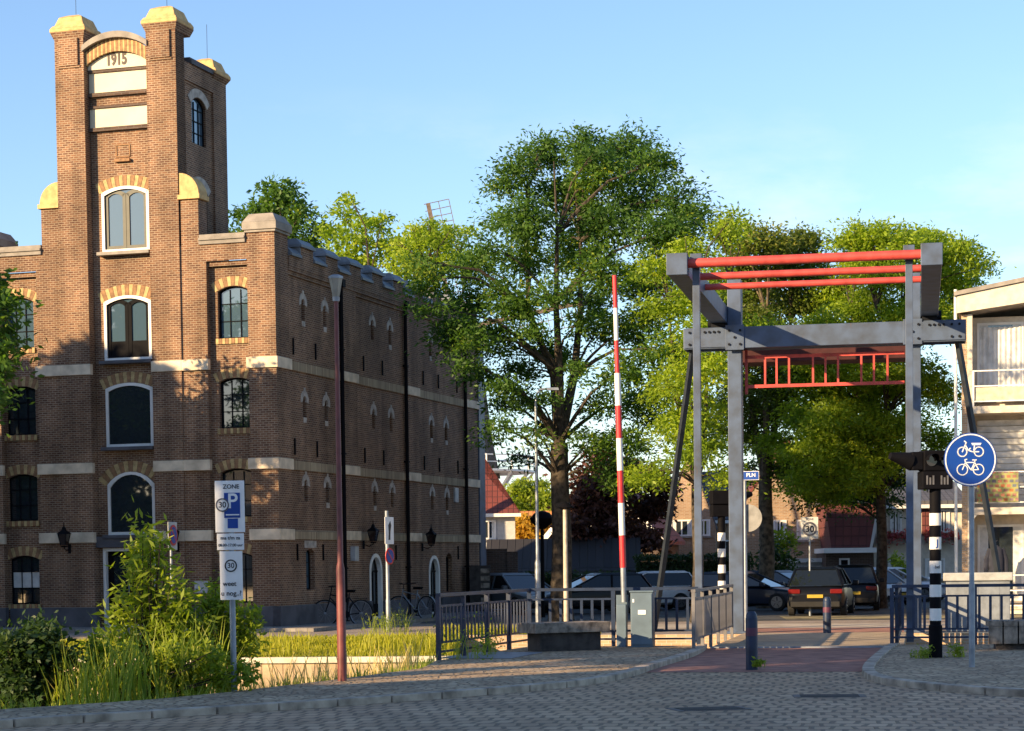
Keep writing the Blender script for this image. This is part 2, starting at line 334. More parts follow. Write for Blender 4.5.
# ------------------------------------------------------------------ warehouse
def arcpts(a, b, zs, zc, n=10):
    h = zc - zs; w = (b - a) / 2; cx = (a + b) / 2
    if h < 1e-4: return [(a, zs), (b, zs)], cx, zs - 1e3, 1e3
    r = (w * w + h * h) / (2 * h); cz = zc - r; t = math.asin(min(1, w / r))
    if h > w: t = math.pi - t
    return [(cx + r * math.sin(-t + 2 * t * i / n), cz + r * math.cos(-t + 2 * t * i / n)) for i in range(n + 1)], cx, cz, r
def wall(mb, fn, s0, s1, z0, z1, holes=(), d=0., th=.25, sides=True, mi=0):
    S = sorted({s0, s1, *[h[0] for h in holes], *[h[1] for h in holes]})
    Z = sorted({z0, z1, *[h[2] for h in holes], *[h[4] for h in holes]})
    q = lambda pts: mb.add([fn(*p) for p in pts], [(0, 1, 2, 3)], mi)
    for i in range(len(S) - 1):
        for j in range(len(Z) - 1):
            cs, cz = (S[i] + S[i + 1]) / 2, (Z[j] + Z[j + 1]) / 2
            if any(h[0] < cs < h[1] and h[2] < cz < h[4] for h in holes): continue
            q([(S[i], Z[j], d), (S[i + 1], Z[j], d), (S[i + 1], Z[j + 1], d), (S[i], Z[j + 1], d)])
    for a, b, za, zs, zc in holes:
        q([(a, za, d), (a, zs, d), (a, zs, d - th), (a, za, d - th)]); q([(b, za, d), (b, zs, d), (b, zs, d - th), (b, za, d - th)])
        q([(a, za, d), (b, za, d), (b, za, d - th), (a, za, d - th)])
        P = arcpts(a, b, zs, zc)[0]
        for k in range(len(P) - 1):
            (x0, y0), (x1, y1) = P[k], P[k + 1]
            if zc - zs > 1e-4: q([(x0, y0, d), (x1, y1, d), (x1, zc, d), (x0, zc, d)])
            q([(x0, y0, d), (x1, y1, d), (x1, y1, d - th), (x0, y0, d - th)])
    if sides:
        for s in (s0, s1): q([(s, z0, d), (s, z1, d), (s, z1, d - th), (s, z0, d - th)])
        q([(s0, z1, d), (s1, z1, d), (s1, z1, d - th), (s0, z1, d - th)])
def fbox(mb, fn, s0, s1, z0, z1, d0, d1, mi=0):
    vs = [fn(s, z, d) for d in (d0, d1) for s, z in ((s0, z0), (s1, z0), (s1, z1), (s0, z1))]
    mb.add(vs, [(0,1,2,3),(4,7,6,5),(0,4,5,1),(1,5,6,2),(2,6,7,3),(3,7,4,0)], mi)
def ringseg(mb, fn, cx, cz, r0, r1, t0, t1, d0, d1, n, alt=False, gap=.0):
    for i in range(n):
        a, b = t0 + (t1 - t0) * i / n, t0 + (t1 - t0) * (i + 1) / n
        if alt: b -= gap / r1
        P = [(cx + r * math.sin(t), cz + r * math.cos(t)) for r, t in ((r0, a), (r0, b), (r1, b), (r1, a))]
        mb.prism(P, fn, d0, d1, (i % 2) if alt else 0)
def frame_outline(mb, fn, a, b, z0, zs, zc, w, d0, d1, mi=0):
    fbox(mb, fn, a, a + w, z0, zs, d0, d1, mi); fbox(mb, fn, b - w, b, z0, zs, d0, d1, mi); fbox(mb, fn, a + w, b - w, z0, z0 + w, d0, d1, mi)
    P = arcpts(a, b, zs, zc)[0]; cx = (a + b) / 2; I = []
    for x, z in P: I.append((cx + (x - cx) * (1 - 2 * w / (b - a)), z - w))
    for k in range(len(P) - 1): mb.prism([I[k], I[k + 1], P[k + 1], P[k]], fn, d0, d1, mi)
def pane_mesh(fn, a, b, z0, zs, zc, d, mat, parent, name='pane'):
    mb = MB(); P = arcpts(a, b, zs, zc)[0]
    mb.add([fn(a, z0, d), fn(b, z0, d)] + [fn(x, z, d) for x, z in reversed(P)], [tuple(range(len(P) + 2))])
    return mb.build(name, mat, parent)
def window(parent, fn, a, b, z0, zs, zc, d, mat, cols=3, rows=3, w=.035, bar=.02, glass=None, sill=None, arch=None, archh=.24, curtain=False, gaps=(.5,), name='window', low=None):
    mb = MB(); frame_outline(mb, fn, a, b, z0, zs, zc, w, d - .04, d)
    for i in range(1, cols):
        x = a + (b - a) * i / cols; fbox(mb, fn, x - bar / 2, x + bar / 2, z0 + w, (zs + zc) / 2 - w * .6, d - .03, d - .006)
    for j in range(1, rows):
        z = z0 + (zc - z0) * j / rows; fbox(mb, fn, a + w, b - w, z - bar / 2, z + bar / 2, d - .028, d - .009)
    o = mb.build(name, mat, parent)
    pane_mesh(fn, a + .01, b - .01, z0 + .01, zs, zc - .01, d - .032, glass or GLASS, o)
    if low:
        m2 = MB(); fbox(m2, fn, a + w, b - w, z0 + (zc - z0) / 3, z0 + (zc - z0) * .66, d - .03, d - .026); m2.build('frosted_pane', low, o)
    if sill:
        m3 = MB()
        if sill == 'brick':
            n = max(4, int((b - a + .1) / .085))
            for i in range(n):
                x = a - .05 + (b - a + .1) * i / n
                fbox(m3, fn, x, x + (b - a + .1) / n - .012, z0 - .14, z0 - .003, d - .02, d + .15, i % 2)
            m3.build('brick_sill', [YBR, BBR], o)
        else:
            fbox(m3, fn, a - .07, b + .07, z0 - .09, z0 - .004, d - .03, d + .2); m3.build('sill', sill, o, bevel=.008)
    if arch:
        m4 = MB(); dd, n = arch; _, cx, cz, r = arcpts(a - .05, b + .05, zs - .01, zc + .01)
        t = math.asin(min(1, ((b - a) / 2 + .06) / r))
        ringseg(m4, fn, cx, cz, r, r + archh, -t, t, dd - .05, dd + .006, n, True, .012); m4.build('brick_arch', [YBR, BBR], o)
    return o

BA = R(-17)
wh = empty('warehouse', (-5.80, 52.81, 0), BA, 'old brown brick warehouse with a tall square tower dated 1915 beside the canal', 'warehouse')
FF = lambda s, z, d: (s, -d, z)
FS = lambda s, z, d: (d, s, z)
TS = lambda s, z, d: (-2.58 + d, s, z)
TL = lambda s, z, d: (-5.98 - d, s, z)
mx = lambda u: -8.56 - u
W = MB()
RW = [(.69, 1.86, 1.96), (2.87, 3.99, 4.09), (5.11, 6.28, 6.38), (7.37, 8.56, 8.68)]     # wing windows z0, spring, crown
TWZ = [(2.46, 3.75, 4.08, 'w4'), (4.72, 6.22, 6.36, 'w3'), (6.93, 8.44, 8.59, 'w2'), (9.70, 11.22, 11.37, 'w1')]
rd = -.20
for M in (False, True):
    X = (lambda a, b: (mx(b), mx(a))) if M else (lambda a, b: (a, b))
    a, b = X(-1.87, -.75); wa, wb = X(-1.66, -.79)
    wall(W, FF, a, b, 0, 9.3, [(wa, wb, *z) for z in RW], rd, .25, sides=False)
    wall(W, FF, a, b, 9.3, 9.72, (), 0, .25); fbox(W, FF, a, b, 9.18, 9.298, rd + .001, -.08)
    a, b = X(-2.58, -1.87); wall(W, FF, a, b, 0, 9.72, (), 0, .45)
    a, b = X(-2.55, -2.06); fbox(W, FF, a, b, 9.72, 10.9, -.5, -.002)
    a, b = X(-.75, 0); 
    if M: wall(W, FF, a, b, 0, 9.95, (), 0, .45)
    else: W.box(-.75, 0, 0, .85, 0, 9.95)
    a, b = X(-3.4, -2.58); wall(W, FF, a, b, 0, 15.12, (), .05, .5)
    # panel proud of the pier under its cap
    c = (a + b) / 2; fbox(W, FF, c - .27, c + .27, 14.45, 15.14, .05, .11); fbox(W, FF, c - .31, c + .31, 14.40, 14.449, .05, .08)
    W.frustum((a, b, -.05, .8), (a - .08, b + .08, -.13, .88), 15.12, 15.31)
# central bay of the tower
holes = [(-4.87, -3.53, z[0], z[1], z[2]) for z in TWZ] + [(-5.03, -3.5, .06, 2.12, 2.12)]
wall(W, FF, -5.15, -3.4, 0, 14.40, holes, -.23, .3, sides=False)
P, cx, cz, r = arcpts(-5.15, -3.4, 14.42, 14.74, 14)
for k in range(14):
    (x0, y0), (x1, y1) = P[k], P[k + 1]
    W.prism([(x0, 14.40), (x1, 14.40), (x1, y1), (x0, y0)], FF, -.45, -.16)
# tower right side (seen), left side, back
wall(W, TS, .45, 2.15, 9.2, 14.4, [(.95, 1.78, 12.5, 13.52, 13.7), (.95, 1.78, 10.3, 11.28, 11.45)], -.06, .25, sides=False)
W.box(-3.4, -2.58, -.04, .45, 9.2, 15.12); W.box(-3.2, -2.58, 2.15, 2.95, 9.2, 14.36); W.box(-3.0, -2.58, .45, 2.15, 14.0, 14.46)
W.box(-2.99, -2.62, .45, 2.15, 13.93, 14.0)
W.frustum((-3.24, -2.58, 2.15, 2.95), (-3.3, -2.48, 2.07, 3.03), 14.36, 14.5)
wall(W, TL, .1, 2.95, 9.2, 14.4, (), -.02, .25); W.box(-5.98, -2.60, 2.7, 2.94, 9.2, 14.3); W.box(-5.98, -5.3, 2.15, 2.95, 9.2, 14.36)
for z0, zs, zc in ((12.5, 13.52, 13.7), (10.3, 11.28, 11.45)):
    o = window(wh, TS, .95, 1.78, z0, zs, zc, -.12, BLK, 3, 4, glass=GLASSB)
    q = MB(); _, cx, cz, r = arcpts(.9, 1.83, zs, zc + .02); t = math.asin(.48 / r); ringseg(q, TS, cx, cz, r, r + .22, -t, t, -.12, -.045, 8); q.build('stone_hood', PALESTONE, o)
# side wall
def row(z0, zs, zc): return [(v - .12, v + .12, z0, zs, zc) for v in (1.93, 3.42, 6.97, 8.40, 11.93, 13.32)]
SR = [(7.93, 8.38, 8.50), (5.45, 5.88, 6.0), (3.28, 3.72, 3.84)]
sh = []
for z in SR: sh += row(*z)
sh += [(1.85, 2.45, .98, 1.95, 2.05), (6.45, 7.45, .05, 1.45, 1.93), (11.5, 12.5, .05, 1.42, 1.88), (13.15, 13.75, .75, 1.8, 1.95)]
wall(W, FS, .85, 16.35, 0, 9.28, sh, -.06, .3, sides=False)
for v0, v1 in ((4.5, 5.55), (9.6, 10.6), (15.2, 16.35)): fbox(W, FS, v0, v1, 0, 9.5, -.3, 0)
fbox(W, FS, .85, 16.35, 9.0, 9.1, -.06, -.02); fbox(W, FS, .851, 16.349, 9.1, 9.2, -.06, .02); fbox(W, FS, .852, 16.348, 9.2, 9.48, -.36, .03)
MER = []
v = 1.6
while v < 16: MER.append((v, min(v + .86, 16.35))); v += 1.72
for v0, v1 in MER: fbox(W, FS, v0, v1, 9.48, 9.78, -.36, .031)
W.box(-8.56, -.2, 16.05, 16.345, 0, 9.4); W.box(-8.56, -8.2, .4, 16.2, 0, 9.4)
W.build('brick_wall', BR, wh)
rf = MB(); rf.box(-8.4, -.3, .3, 16.1, 9.05, 9.2); rf.build('flat_roof', ASPH, wh)
# plinth
def plf(fn, *a):
    q = MB(); fbox(q, fn, *a); q.build('plinth', PLIN, wh, bevel=.01)
for M in (False, True):
    X = (lambda a, b: (mx(b), mx(a))) if M else (lambda a, b: (a, b))
    a, b = X(-3.46, -1.82); plf(FF, a, b, 0, .6, -.1, .09)
    a, b = X(-1.82, -.8); plf(FF, a, b, 0, .58, rd - .05, rd + .06)
    a, b = X(-.8, .04); plf(FF, a, b, 0, .6, -.1, .06)
plf(FS, -.06, 6.4, 0, .6, -.2, .05); plf(FS, 7.5, 11.45, 0, .58, -.2, .05); plf(FS, 12.55, 16.4, 0, .58, -.2, .05)
# stone blocks in the string courses (front)
for z0 in (6.58, 4.05, 2.27):
    for (a, b) in ((-3.42, -2.575), (-2.572, -1.83)):
        for M in (False, True):
            aa, bb = (mx(b), mx(a)) if M else (a, b)
            s = MB(); fbox(s, FF, aa, bb, z0, z0 + .27, -.06, .085); s.build('stone_block', STONE, wh, bevel=.008)
    s = MB(); s.box(-.80, .05, -.05, .9, z0, z0 + .275); s.build('stone_block', STONE, wh, bevel=.008)
    s = MB(); fbox(s, FF, mx(.0), mx(-.8), z0, z0 + .27, -.06, .05); s.build('stone_block', STONE, wh, bevel=.008)
    for v0, v1 in ((4.45, 5.6), (9.55, 10.65), (15.15, 16.4)):
        s = MB(); fbox(s, FS, v0, v1, z0 + .02, z0 + .27, -.05, .05); s.build('stone_block', STONE, wh, bevel=.008)
SOLD = brickmat('soldier_course', (.42, .34, .22), (.26, .19, .12), (.2, .17, .13), bw=.085, rh=.5, ms=.012, offset=0, stain=.3)
for z0 in (6.60, 4.07, 2.29):
    for v0, v1 in ((.9, 4.45), (5.6, 9.55), (10.65, 15.15)):
        s = MB(); fbox(s, FS, v0, v1, z0, z0 + .23, -.1, -.02); s.build('soldier_course', SOLD, wh)
# wing windows
for M in (False, True):
    a, b = (mx(-.79), mx(-1.66)) if M else (-1.66, -.79)
    for k, z in enumerate(RW):
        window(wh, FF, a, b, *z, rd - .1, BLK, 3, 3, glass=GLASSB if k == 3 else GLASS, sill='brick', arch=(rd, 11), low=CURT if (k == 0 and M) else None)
# tower windows and door
for z0, zs, zc, k in TWZ:
    a, b = -4.87, -3.53
    o = window(wh, FF, a, b, z0, zs, zc, -.20, WHITE, 1, 1, w=.075, glass=GLASS, sill=COPE if k == 'w1' else PLIN, arch=(-.228, 15), archh=.27)
    if k in ('w1', 'w2'):
        q = MB(); frame_outline(q, FF, a + .076, -4.205, z0 + .076, zs - .03, zc - .09, .09, -.33, -.25); frame_outline(q, FF, -4.195, b - .076, z0 + .076, zs - .03, zc - .09, .09, -.33, -.25)
        if k == 'w2': fbox(q, FF, a + .17, -4.29, z0 + .16, z0 + .5, -.31, -.26); fbox(q, FF, -4.11, b - .17, z0 + .16, z0 + .5, -.31, -.26)
        q.build('casement', FRAMEG if k == 'w1' else BLK, o)
        for c in o.children:
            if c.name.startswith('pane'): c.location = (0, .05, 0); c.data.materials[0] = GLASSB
    else:
        q = MB(); fbox(q, FF, -4.22, -4.18, z0 + .08, zs, -.27, -.24); q.build('mullion', BLK, o)
d = MB(); frame_outline(d, FF, -5.03, -3.5, .06, 2.119, 2.12, .08, -.3, -.18); do = d.build('entrance', WHITE, wh)
d = MB(); frame_outline(d, FF, -4.93, -4.27, .1, 2.02, 2.03, .1, -.4, -.33); frame_outline(d, FF, -4.26, -3.6, .1, 2.02, 2.03, .1, -.4, -.33); d.build('door_leaf', BLK, do)
d = MB(); fbox(d, FF, -4.95, -3.58, .1, 2.03, -.38, -.37); d.build('pane', GLASS, do)
d = MB(); d.tube([(-4.36, .3, .95), (-4.36, .3, 1.35)], .015); d.build('handle', GALV, do)
d = MB(); fbox(d, FF, -5.2, -3.3, 2.14, 2.42, -.2, -.05); d.build('door_lintel', PLIN, wh)
d = MB(); fbox(d, FF, -5.1, -3.4, 0, .06, -.3, .35); d.build('door_step', KERB, wh)
# name panels on the tower
for z0, z1 in ((13.76, 14.26), (12.88, 13.36)):
    s = MB(); fbox(s, FF, -5.14, -3.41, z0, z1, -.24, -.19); s.build('name_panel', CREAM, wh)
    s = MB(); fbox(s, FF, -5.15, -3.4, z0 - .1, z0 - .004, -.24, -.13); fbox(s, FF, -5.15, -3.4, z1 + .004, z1 + .07, -.24, -.15); s.build('panel_ledge', BRD, wh)
s = MB(); P2 = arcpts(-5.14, -3.41, 14.43, 14.73, 14)[0]
for k in range(14): s.prism([(P2[k][0], 14.34), (P2[k + 1][0], 14.34), P2[k + 1], P2[k]], FF, -.2, -.13)
yp = s.build('year_panel', CREAM, wh)
def text(name, body, size, mat, parent, loc, rot=(R(90), 0, 0), ext=.006, sx=1., align='CENTER', bold=.012):
    cu = bpy.data.curves.new(name, 'FONT'); cu.body = body; cu.size = size; cu.extrude = ext; cu.align_x = align; cu.align_y = 'CENTER'; cu.offset = size * bold
    t = bpy.data.objects.new(name + '_src', cu); COL.objects.link(t)
    me = bpy.data.meshes.new_from_object(t.evaluated_get(bpy.context.evaluated_depsgraph_get()))
    bpy.data.objects.remove(t); bpy.data.curves.remove(cu)
    me.materials.clear(); me.materials.append(mat); me.name = name
    o = bpy.data.objects.new(name, me); COL.objects.link(o); o.parent = parent; o.location = loc; o.rotation_euler = rot; o.scale = (sx, 1, 1)
    return o
text('year_numerals', '1915', .40, BRD, yp, (-4.32, .125, 14.55), sx=.74, bold=.04)
def archband(name, mat, lo, hi, n, d0, d1, alt=False):
    A = arcpts(*lo, n)[0]; B = arcpts(*hi, n)[0]; q = MB()
    for k in range(n):
        g = .12 if alt else 0; e = lambda P: (P[k + 1][0] - (P[k + 1][0] - P[k][0]) * g, P[k + 1][1] - (P[k + 1][1] - P[k][1]) * g)
        q.prism([A[k], e(A), e(B), B[k]], FF, d0, d1, k % 2 if alt else 0)
    return q.build(name, mat, wh)
archband('brick_arch', [YBR, BBR], (-5.14, -3.41, 14.44, 14.74), (-5.14, -3.41, 14.77, 15.06), 30, -.2, -.03, True)
archband('arched_coping', COPE, (-5.19, -3.36, 14.78, 15.065), (-5.19, -3.36, 14.92, 15.22), 16, -.5, .10)
s = MB(); fbox(s, FF, -4.45, -4.02, 11.98, 12.05, -.23, -.13)
for z in (12.1, 12.4): fbox(s, FF, -4.43, -4.04, z, z + .03, -.23, -.21)
for x in (-4.44, -4.06): fbox(s, FF, x, x + .03, 12.1, 12.4, -.23, -.21)
s.build('brick_ledge', BBR, wh)
# caps of the tower piers
def cap(x0, x1, y0, y1, z, name='pier_cap', mat=OCHRE, o=.09, sc=.9):
    s = MB(); s.box(x0 - o, x1 + o, y0 - o, y1 + o, z, z + .10 * sc)
    a = o * .95; b = -.03; s.frustum((x0 - a, x1 + a, y0 - a, y1 + a), (x0 + b, x1 + .03, y0 + b, y1 + .03), z + .10 * sc, z + .19 * sc)
    s.frustum((x0, x1, y0, y1), (x0 + .09, x1 - .09, y0 + .09, y1 - .09), z + .19 * sc, z + .45 * sc)
    s.frustum((x0 + .09, x1 - .09, y0 + .09, y1 - .09), (x0 + .26, x1 - .26, y0 + .26, y1 - .26), z + .45 * sc, z + .54 * sc)
    c = s.build(name, mat, wh, bevel=.015); return c
for (x0, x1, y0, y1, z) in ((-3.4, -2.58, -.05, .77, 15.31), (-5.98, -5.15, -.05, .77, 15.31), (-3.3, -2.56, 2.2, 2.95, 14.5), (-5.98, -5.2, 2.2, 2.95, 14.5)):
    c = cap(x0, x1, y0, y1, z)
    s = MB(); cx_, cy_ = (x0 + x1) / 2, (y0 + y1) / 2; s.tube([(cx_, cy_, z + .5), (cx_, cy_, z + 1.4)], .006, 5); s.build('lightning_rod', DKSTEEL, c)
s = MB(); s.box(-3.1, -2.53, .77, 2.2, 14.46, 14.56); s.box(-3.02, -2.58, .77, 2.2, 14.56, 14.62); s.build('tower_coping', PLIN, wh)
# shoulder quarter caps
for M in (False, True):
    n = 8; x0, x1, z0 = -2.575, -2.03, 11.0
    P = [(x0, z0)] + [(x0 + (x1 - x0) * math.cos(math.pi / 2 * i / n), z0 + .55 * math.sin(math.pi / 2 * i / n)) for i in range(n + 1)]
    if M: P = [(mx(p), q) for p, q in P]
    s = MB(); s.prism(P, FF, -.5, .02); a, b = (mx(-1.99), mx(-2.6)) if M else (-2.6, -1.99); fbox(s, FF, a, b, 10.88, 10.999, -.52, .07)
    s.build('shoulder_cap', OCHRE, wh, bevel=.01)
    a, b = (mx(-.78), mx(-2.05)) if M else (-2.05, -.78)
    s = MB(); fbox(s, FF, a, b, 9.72, 9.82, -.5, .05); fbox(s, FF, a + .003, b - .003, 9.82, 9.88, -.47, .09); fbox(s, FF, a + .006, b - .006, 9.88, 9.97, -.44, .03); s.build('wing_coping', COPE, wh, bevel=.008)
    a, b = (mx(0), mx(-.75)) if M else (-.75, 0)
    s = MB(); s.box(a - .05, b + .05, -.05, .9, 9.95, 10.01, 0); s.box(a - .09, b + .09, -.09, .94, 10.01, 10.2); s.frustum((a - .09, b + .09, -.09, .94), (a + .05, b - .05, .05, .8), 10.2, 10.42); s.build('corner_cap', COPE, wh, bevel=.012)
# zinc copings of the crenellated parapet
def zcop(v0, v1, z):
    s = MB(); fbox(s, FS, v0, v1, z, z + .06, -.42, .09)
    s.add([FS(v0, z + .06, .09), FS(v1, z + .06, .09), FS(v1, z + .06, -.42), FS(v0, z + .06, -.42), FS(v0 + .06, z + .22, -.07), FS(v1 - .06, z + .22, -.07), FS(v1 - .06, z + .22, -.28), FS(v0 + .06, z + .22, -.28)], [(0,1,5,4),(1,2,6,5),(2,3,7,6),(3,0,4,7),(4,5,6,7)])
    return s.build('parapet_coping', ZINC, wh)
for i, (v0, v1) in enumerate(MER):
    zcop(v0 - .07, v1 + .07, 9.782)
    s = MB(); fbox(s, FS, v0 - .012, v0 - .001, 9.49, 9.78, -.38, .04); s.build('flashing', ZINC, wh)
    e = MER[i - 1][1] if i else .9
    if v0 - e > .2: zcop(e + .005, v0 - .015, 9.482)
# side slots with pale stone hoods
for z0, zs, zc in SR:
    for v in (1.93, 3.42, 6.97, 8.40, 11.93, 13.32):
        o = window(wh, FS, v - .12, v + .12, z0, zs, zc, -.22, BLK, 1, 1, w=.02)
        h = MB(); ringseg(h, FS, v, zs, .12, .27, -math.pi / 2 * 1.15, math.pi / 2 * 1.15, -.1, -.05, 8); fbox(h, FS, v - .05, v + .05, zs + .22, zs + .33, -.1, -.045); h.build('stone_hood', PALESTONE, o)
        if rng.random() < .6:
            h = MB(); fbox(h, FS, v - .1, v + .1, z0 - .14, z0 - .004, -.1, -.045); h.build('sill', PALESTONE, o)
window(wh, FS, 1.85, 2.45, .98, 1.95, 2.05, -.2, BLK, 2, 3, glass=GLASSB)
h = MB(); fbox(h, FS, 1.75, 2.55, 2.07, 2.26, -.08, -.045); h.build('stone_lintel', PALESTONE, wh)
window(wh, FS, 13.15, 13.75, .75, 1.8, 1.95, -.2, BLK, 2, 3)
for a, b, zs, zc in ((6.45, 7.45, 1.45, 1.93), (11.5, 12.5, 1.42, 1.88)):
    q = MB(); frame_outline(q, FS, a, b, .05, zs, zc, .1, -.16, -.04); o = q.build('arched_door', WHITE, wh)
    q = MB(); P = arcpts(a + .09, b - .09, zs, zc - .08)[0]; q.add([FS(a + .09, .1, -.2), FS(b - .09, .1, -.2)] + [FS(x, z, -.2) for x, z in reversed(P)], [tuple(range(len(P) + 2))]); q.build('pane', GLASS, o)
    q = MB(); fbox(q, FS, (a + b) / 2 - .03, (a + b) / 2 + .03, .1, zs, -.19, -.14); fbox(q, FS, a + .1, b - .1, zs - .05, zs, -.189, -.141); fbox(q, FS, a + .1, b - .1, .1, .5, -.188, -.15); q.build('door_leaf', BLK, o)
for v in (4.42, 9.5, 15.05):
    q = MB(); q.tube([FS(v, .1, .02), FS(v, 9.1, .02)], .055, 8); fbox(q, FS, v - .1, v + .1, 9.1, 9.3, -.03, .12)
    for z in (1.5, 4.6, 7.4): fbox(q, FS, v - .07, v + .07, z, z + .05, -.06, .08)
    q.build('downpipe', BLK, wh)
for z in (7.0, 4.45, 1.75):
    for v in ((1.2, 2.7, 6.2, 7.7, 11.2, 12.6, 14.4) if z > 2 else (1.25, 3.0, 8.6, 14.3)):
        q = MB(); fbox(q, FS, v - .02, v + .02, z, z + .42, -.06, -.02); q.build('wall_anchor', BLK, wh)
q = MB(); fbox(q, FS, 4.85, 5.15, 1.72, 2.12, 0, .14); q.build('meter_box', SIGNGR, wh, bevel=.01)
q = MB(); fbox(q, FS, 13.98, 14.3, 3.55, 4.0, -.06, .0); q.build('wall_plaque', SIGNGR, wh)
q = MB(); fbox(q, FF, -2.35, -1.98, .95, 1.25, 0, .03); q.build('name_plate', SIGNGR, wh)
p = MB(); p.tube([(-1.15, 1.6, 9.1), (-1.15, 1.6, 10.6)], .06, 8); p.lathe([(.14, 0), (.14, .25), (.1, .32)], (-.95, 1.7, 9.9), 10); p.tube([(-.95, 1.7, 9.1), (-.95, 1.7, 10.0)], .06, 8); p.build('flue_pipe', BLK, wh)
q = MB(); fbox(q, FS, 16.4, 17.0, 0, 9.0, -.5, .03); q.build('blue_end_panel', BLUEGR, wh)

# wall lanterns
def lantern(loc, rz, label):
    r = empty('wall_lantern', loc, rz, label, 'wall lantern', 'black wall lanterns on the warehouse'); r.scale = (.78, .78, .78)
    b = MB(); b.box(-.05, .05, -.02, .03, -.25, .05); b.tube([(0, -.02, -.1), (0, -.2, -.16), (0, -.36, -.08), (0, -.36, 0)], .017, 6); b.build('bracket', BLK, r)
    g = MB(); g.frustum((-.09, .09, -.45, -.27), (-.15, .15, -.51, -.21), .02, .38); g.build('lamp_glass', LENSD, r)
    f = MB(); f.frustum((-.1, .1, -.46, -.26), (-.06, .06, -.42, -.3), -.002, -.05)
    for sx, sy in ((-1, -1), (1, -1), (1, 1), (-1, 1)): f.bar((sx * .09, -.36 + sy * .09, .02), (sx * .15, -.36 + sy * .15, .38), .022)
    f.frustum((-.19, .19, -.55, -.17), (-.05, .05, -.41, -.31), .381, .52); f.frustum((-.06, .06, -.42, -.3), (-.035, .035, -.395, -.325), .521, .62); f.tube([(0, -.36, .6), (0, -.36, .78)], [.025, .008], 6); f.build('lamp_housing', BLK, r)
BM = Matrix.Translation(Vector((-5.80, 52.81, 0))) @ Matrix.Rotation(BA, 4, 'Z')
wpt = lambda u, v, z=0: BM @ Vector((u, v, z))
lantern(wpt(mx(-2.7), -.05, 2.2), BA, 'black wall lantern left of the white-framed entrance of the tower')
lantern(wpt(-2.78, -.05, 2.2), BA, 'black wall lantern right of the tower entrance, behind the leafy willow shrub')
lantern(wpt(.0, 5.9, 2.25), BA + R(90), 'black wall lantern on the shaded side wall beside the bicycles')
lantern(wpt(.0, 10.8, 2.2), BA + R(90), 'black wall lantern on the shaded side wall farthest from the tower')
# ------------------------------------------------------------------ ground, canal, roads
NB = [(-90, -25), (-30, 2), (-12, 16.3), (-5.69, 23.27), (-4.27, 24.67), (-3.5, 26.0), (-2.47, 28.4), (-1.37, 31.3), (-1.23, 33.7), (.30, 39.05), (3.56, 38.53), (7.0, 37.87), (14, 36.5), (70, 26)]
g = MB(); g.sheet(NB + [(70, -70), (-90, -70)], 0); g.build('road', COB, kind='structure')
FB = [(-400, 60), (-90, 52), (-8, 46.6), (-1.1, 47.1), (4.99, 45.9), (8.43, 45.2), (16, 43.8), (70, 33), (400, -30)]
g = MB(); g.sheet(FB + [(2500, 200), (2500, 3000), (-2500, 3000), (-2500, 200)], 0); g.build('street', PAVE, kind='structure')
g = MB(); g.sheet([(-120, -60), (90, -40), (90, 80), (-120, 80)], -1.45); g.build('water', WATER, kind='structure')
# near canal bank: earth slope below the paving edge on the left
g = MB()
left = NB[1:9]
for i in range(len(left) - 1):
    (x0, y0), (x1, y1) = left[i], left[i + 1]
    off = 2.6; n = Vector((y1 - y0, -(x1 - x0))).normalized() * -off
    g.add([(x0, y0, -.002), (x1, y1, -.002), (x1 + n.x, y1 + n.y, -1.6), (x0 + n.x, y0 + n.y, -1.6)], [(0, 1, 2, 3)])
g.build('canal_bank', SOIL, kind='structure')
g = MB()
for (x0, y0), (x1, y1) in zip(NB[8:], NB[9:]): g.add([(x0, y0, -.002), (x1, y1, -.002), (x1, y1, -2), (x0, y0, -2)], [(0, 1, 2, 3)])
for (x0, y0), (x1, y1) in zip(FB[3:], FB[4:]): g.add([(x0, y0, -.002), (x1, y1, -.002), (x1, y1, -2), (x0, y0, -2)], [(0, 1, 2, 3)])
tag(g.build('quay_wall', BRO), 'sunlit tan brick quay wall of the canal seen through the railings beside the bridge', 'quay wall')
# far grass bank
g = MB()
rowsA = [(-90, 52.2), (-8, 46.9), (-1.05, 47.3)]; rowsB = [(-90, 48.5), (-8.2, 43.2), (-1.15, 42.45)]
for k in range(4):
    f0, f1 = k / 4, (k + 1) / 4
    zf = lambda f: .012 - .33 * f ** 1.3
    for i in range(2):
        L = lambda j, f: (rowsA[j][0] + (rowsB[j][0] - rowsA[j][0]) * f, rowsA[j][1] + (rowsB[j][1] - rowsA[j][1]) * f, zf(f))
        g.add([L(i, f0), L(i + 1, f0), L(i + 1, f1), L(i, f1)], [(0, 1, 2, 3)])
g.build('grass_bank', GRASSG, kind='structure')
rv = empty('timber_revetment', (-1.15, 42.4, 0), 0, 'low revetment of vertical tan boards with a pale capping beam along the far grass bank', 'revetment')
o = Vector((-1.15, 42.4, 0)); A = Vector((-9.5, 43.3, 0)) - o
s = MB(); s.bar((0, -.06, -.72), (A.x, A.y - .06, -.72), .08, .7); s.build('board_face', REVB, rv)
for i in range(4):
    p, q = A * (i / 4), A * ((i + 1) / 4); s = MB(); s.bar((p.x, p.y - .05, -.31), (q.x * .999, q.y - .05, -.31), .22, .12); s.build('cap_beam', REVCAP, rv, bevel=.01)
s = MB(); s.bar((.0, -.05, -.75), (.1, 4.4, -.75), .1, .8); s.build('return_board', BLOCKD, rv)

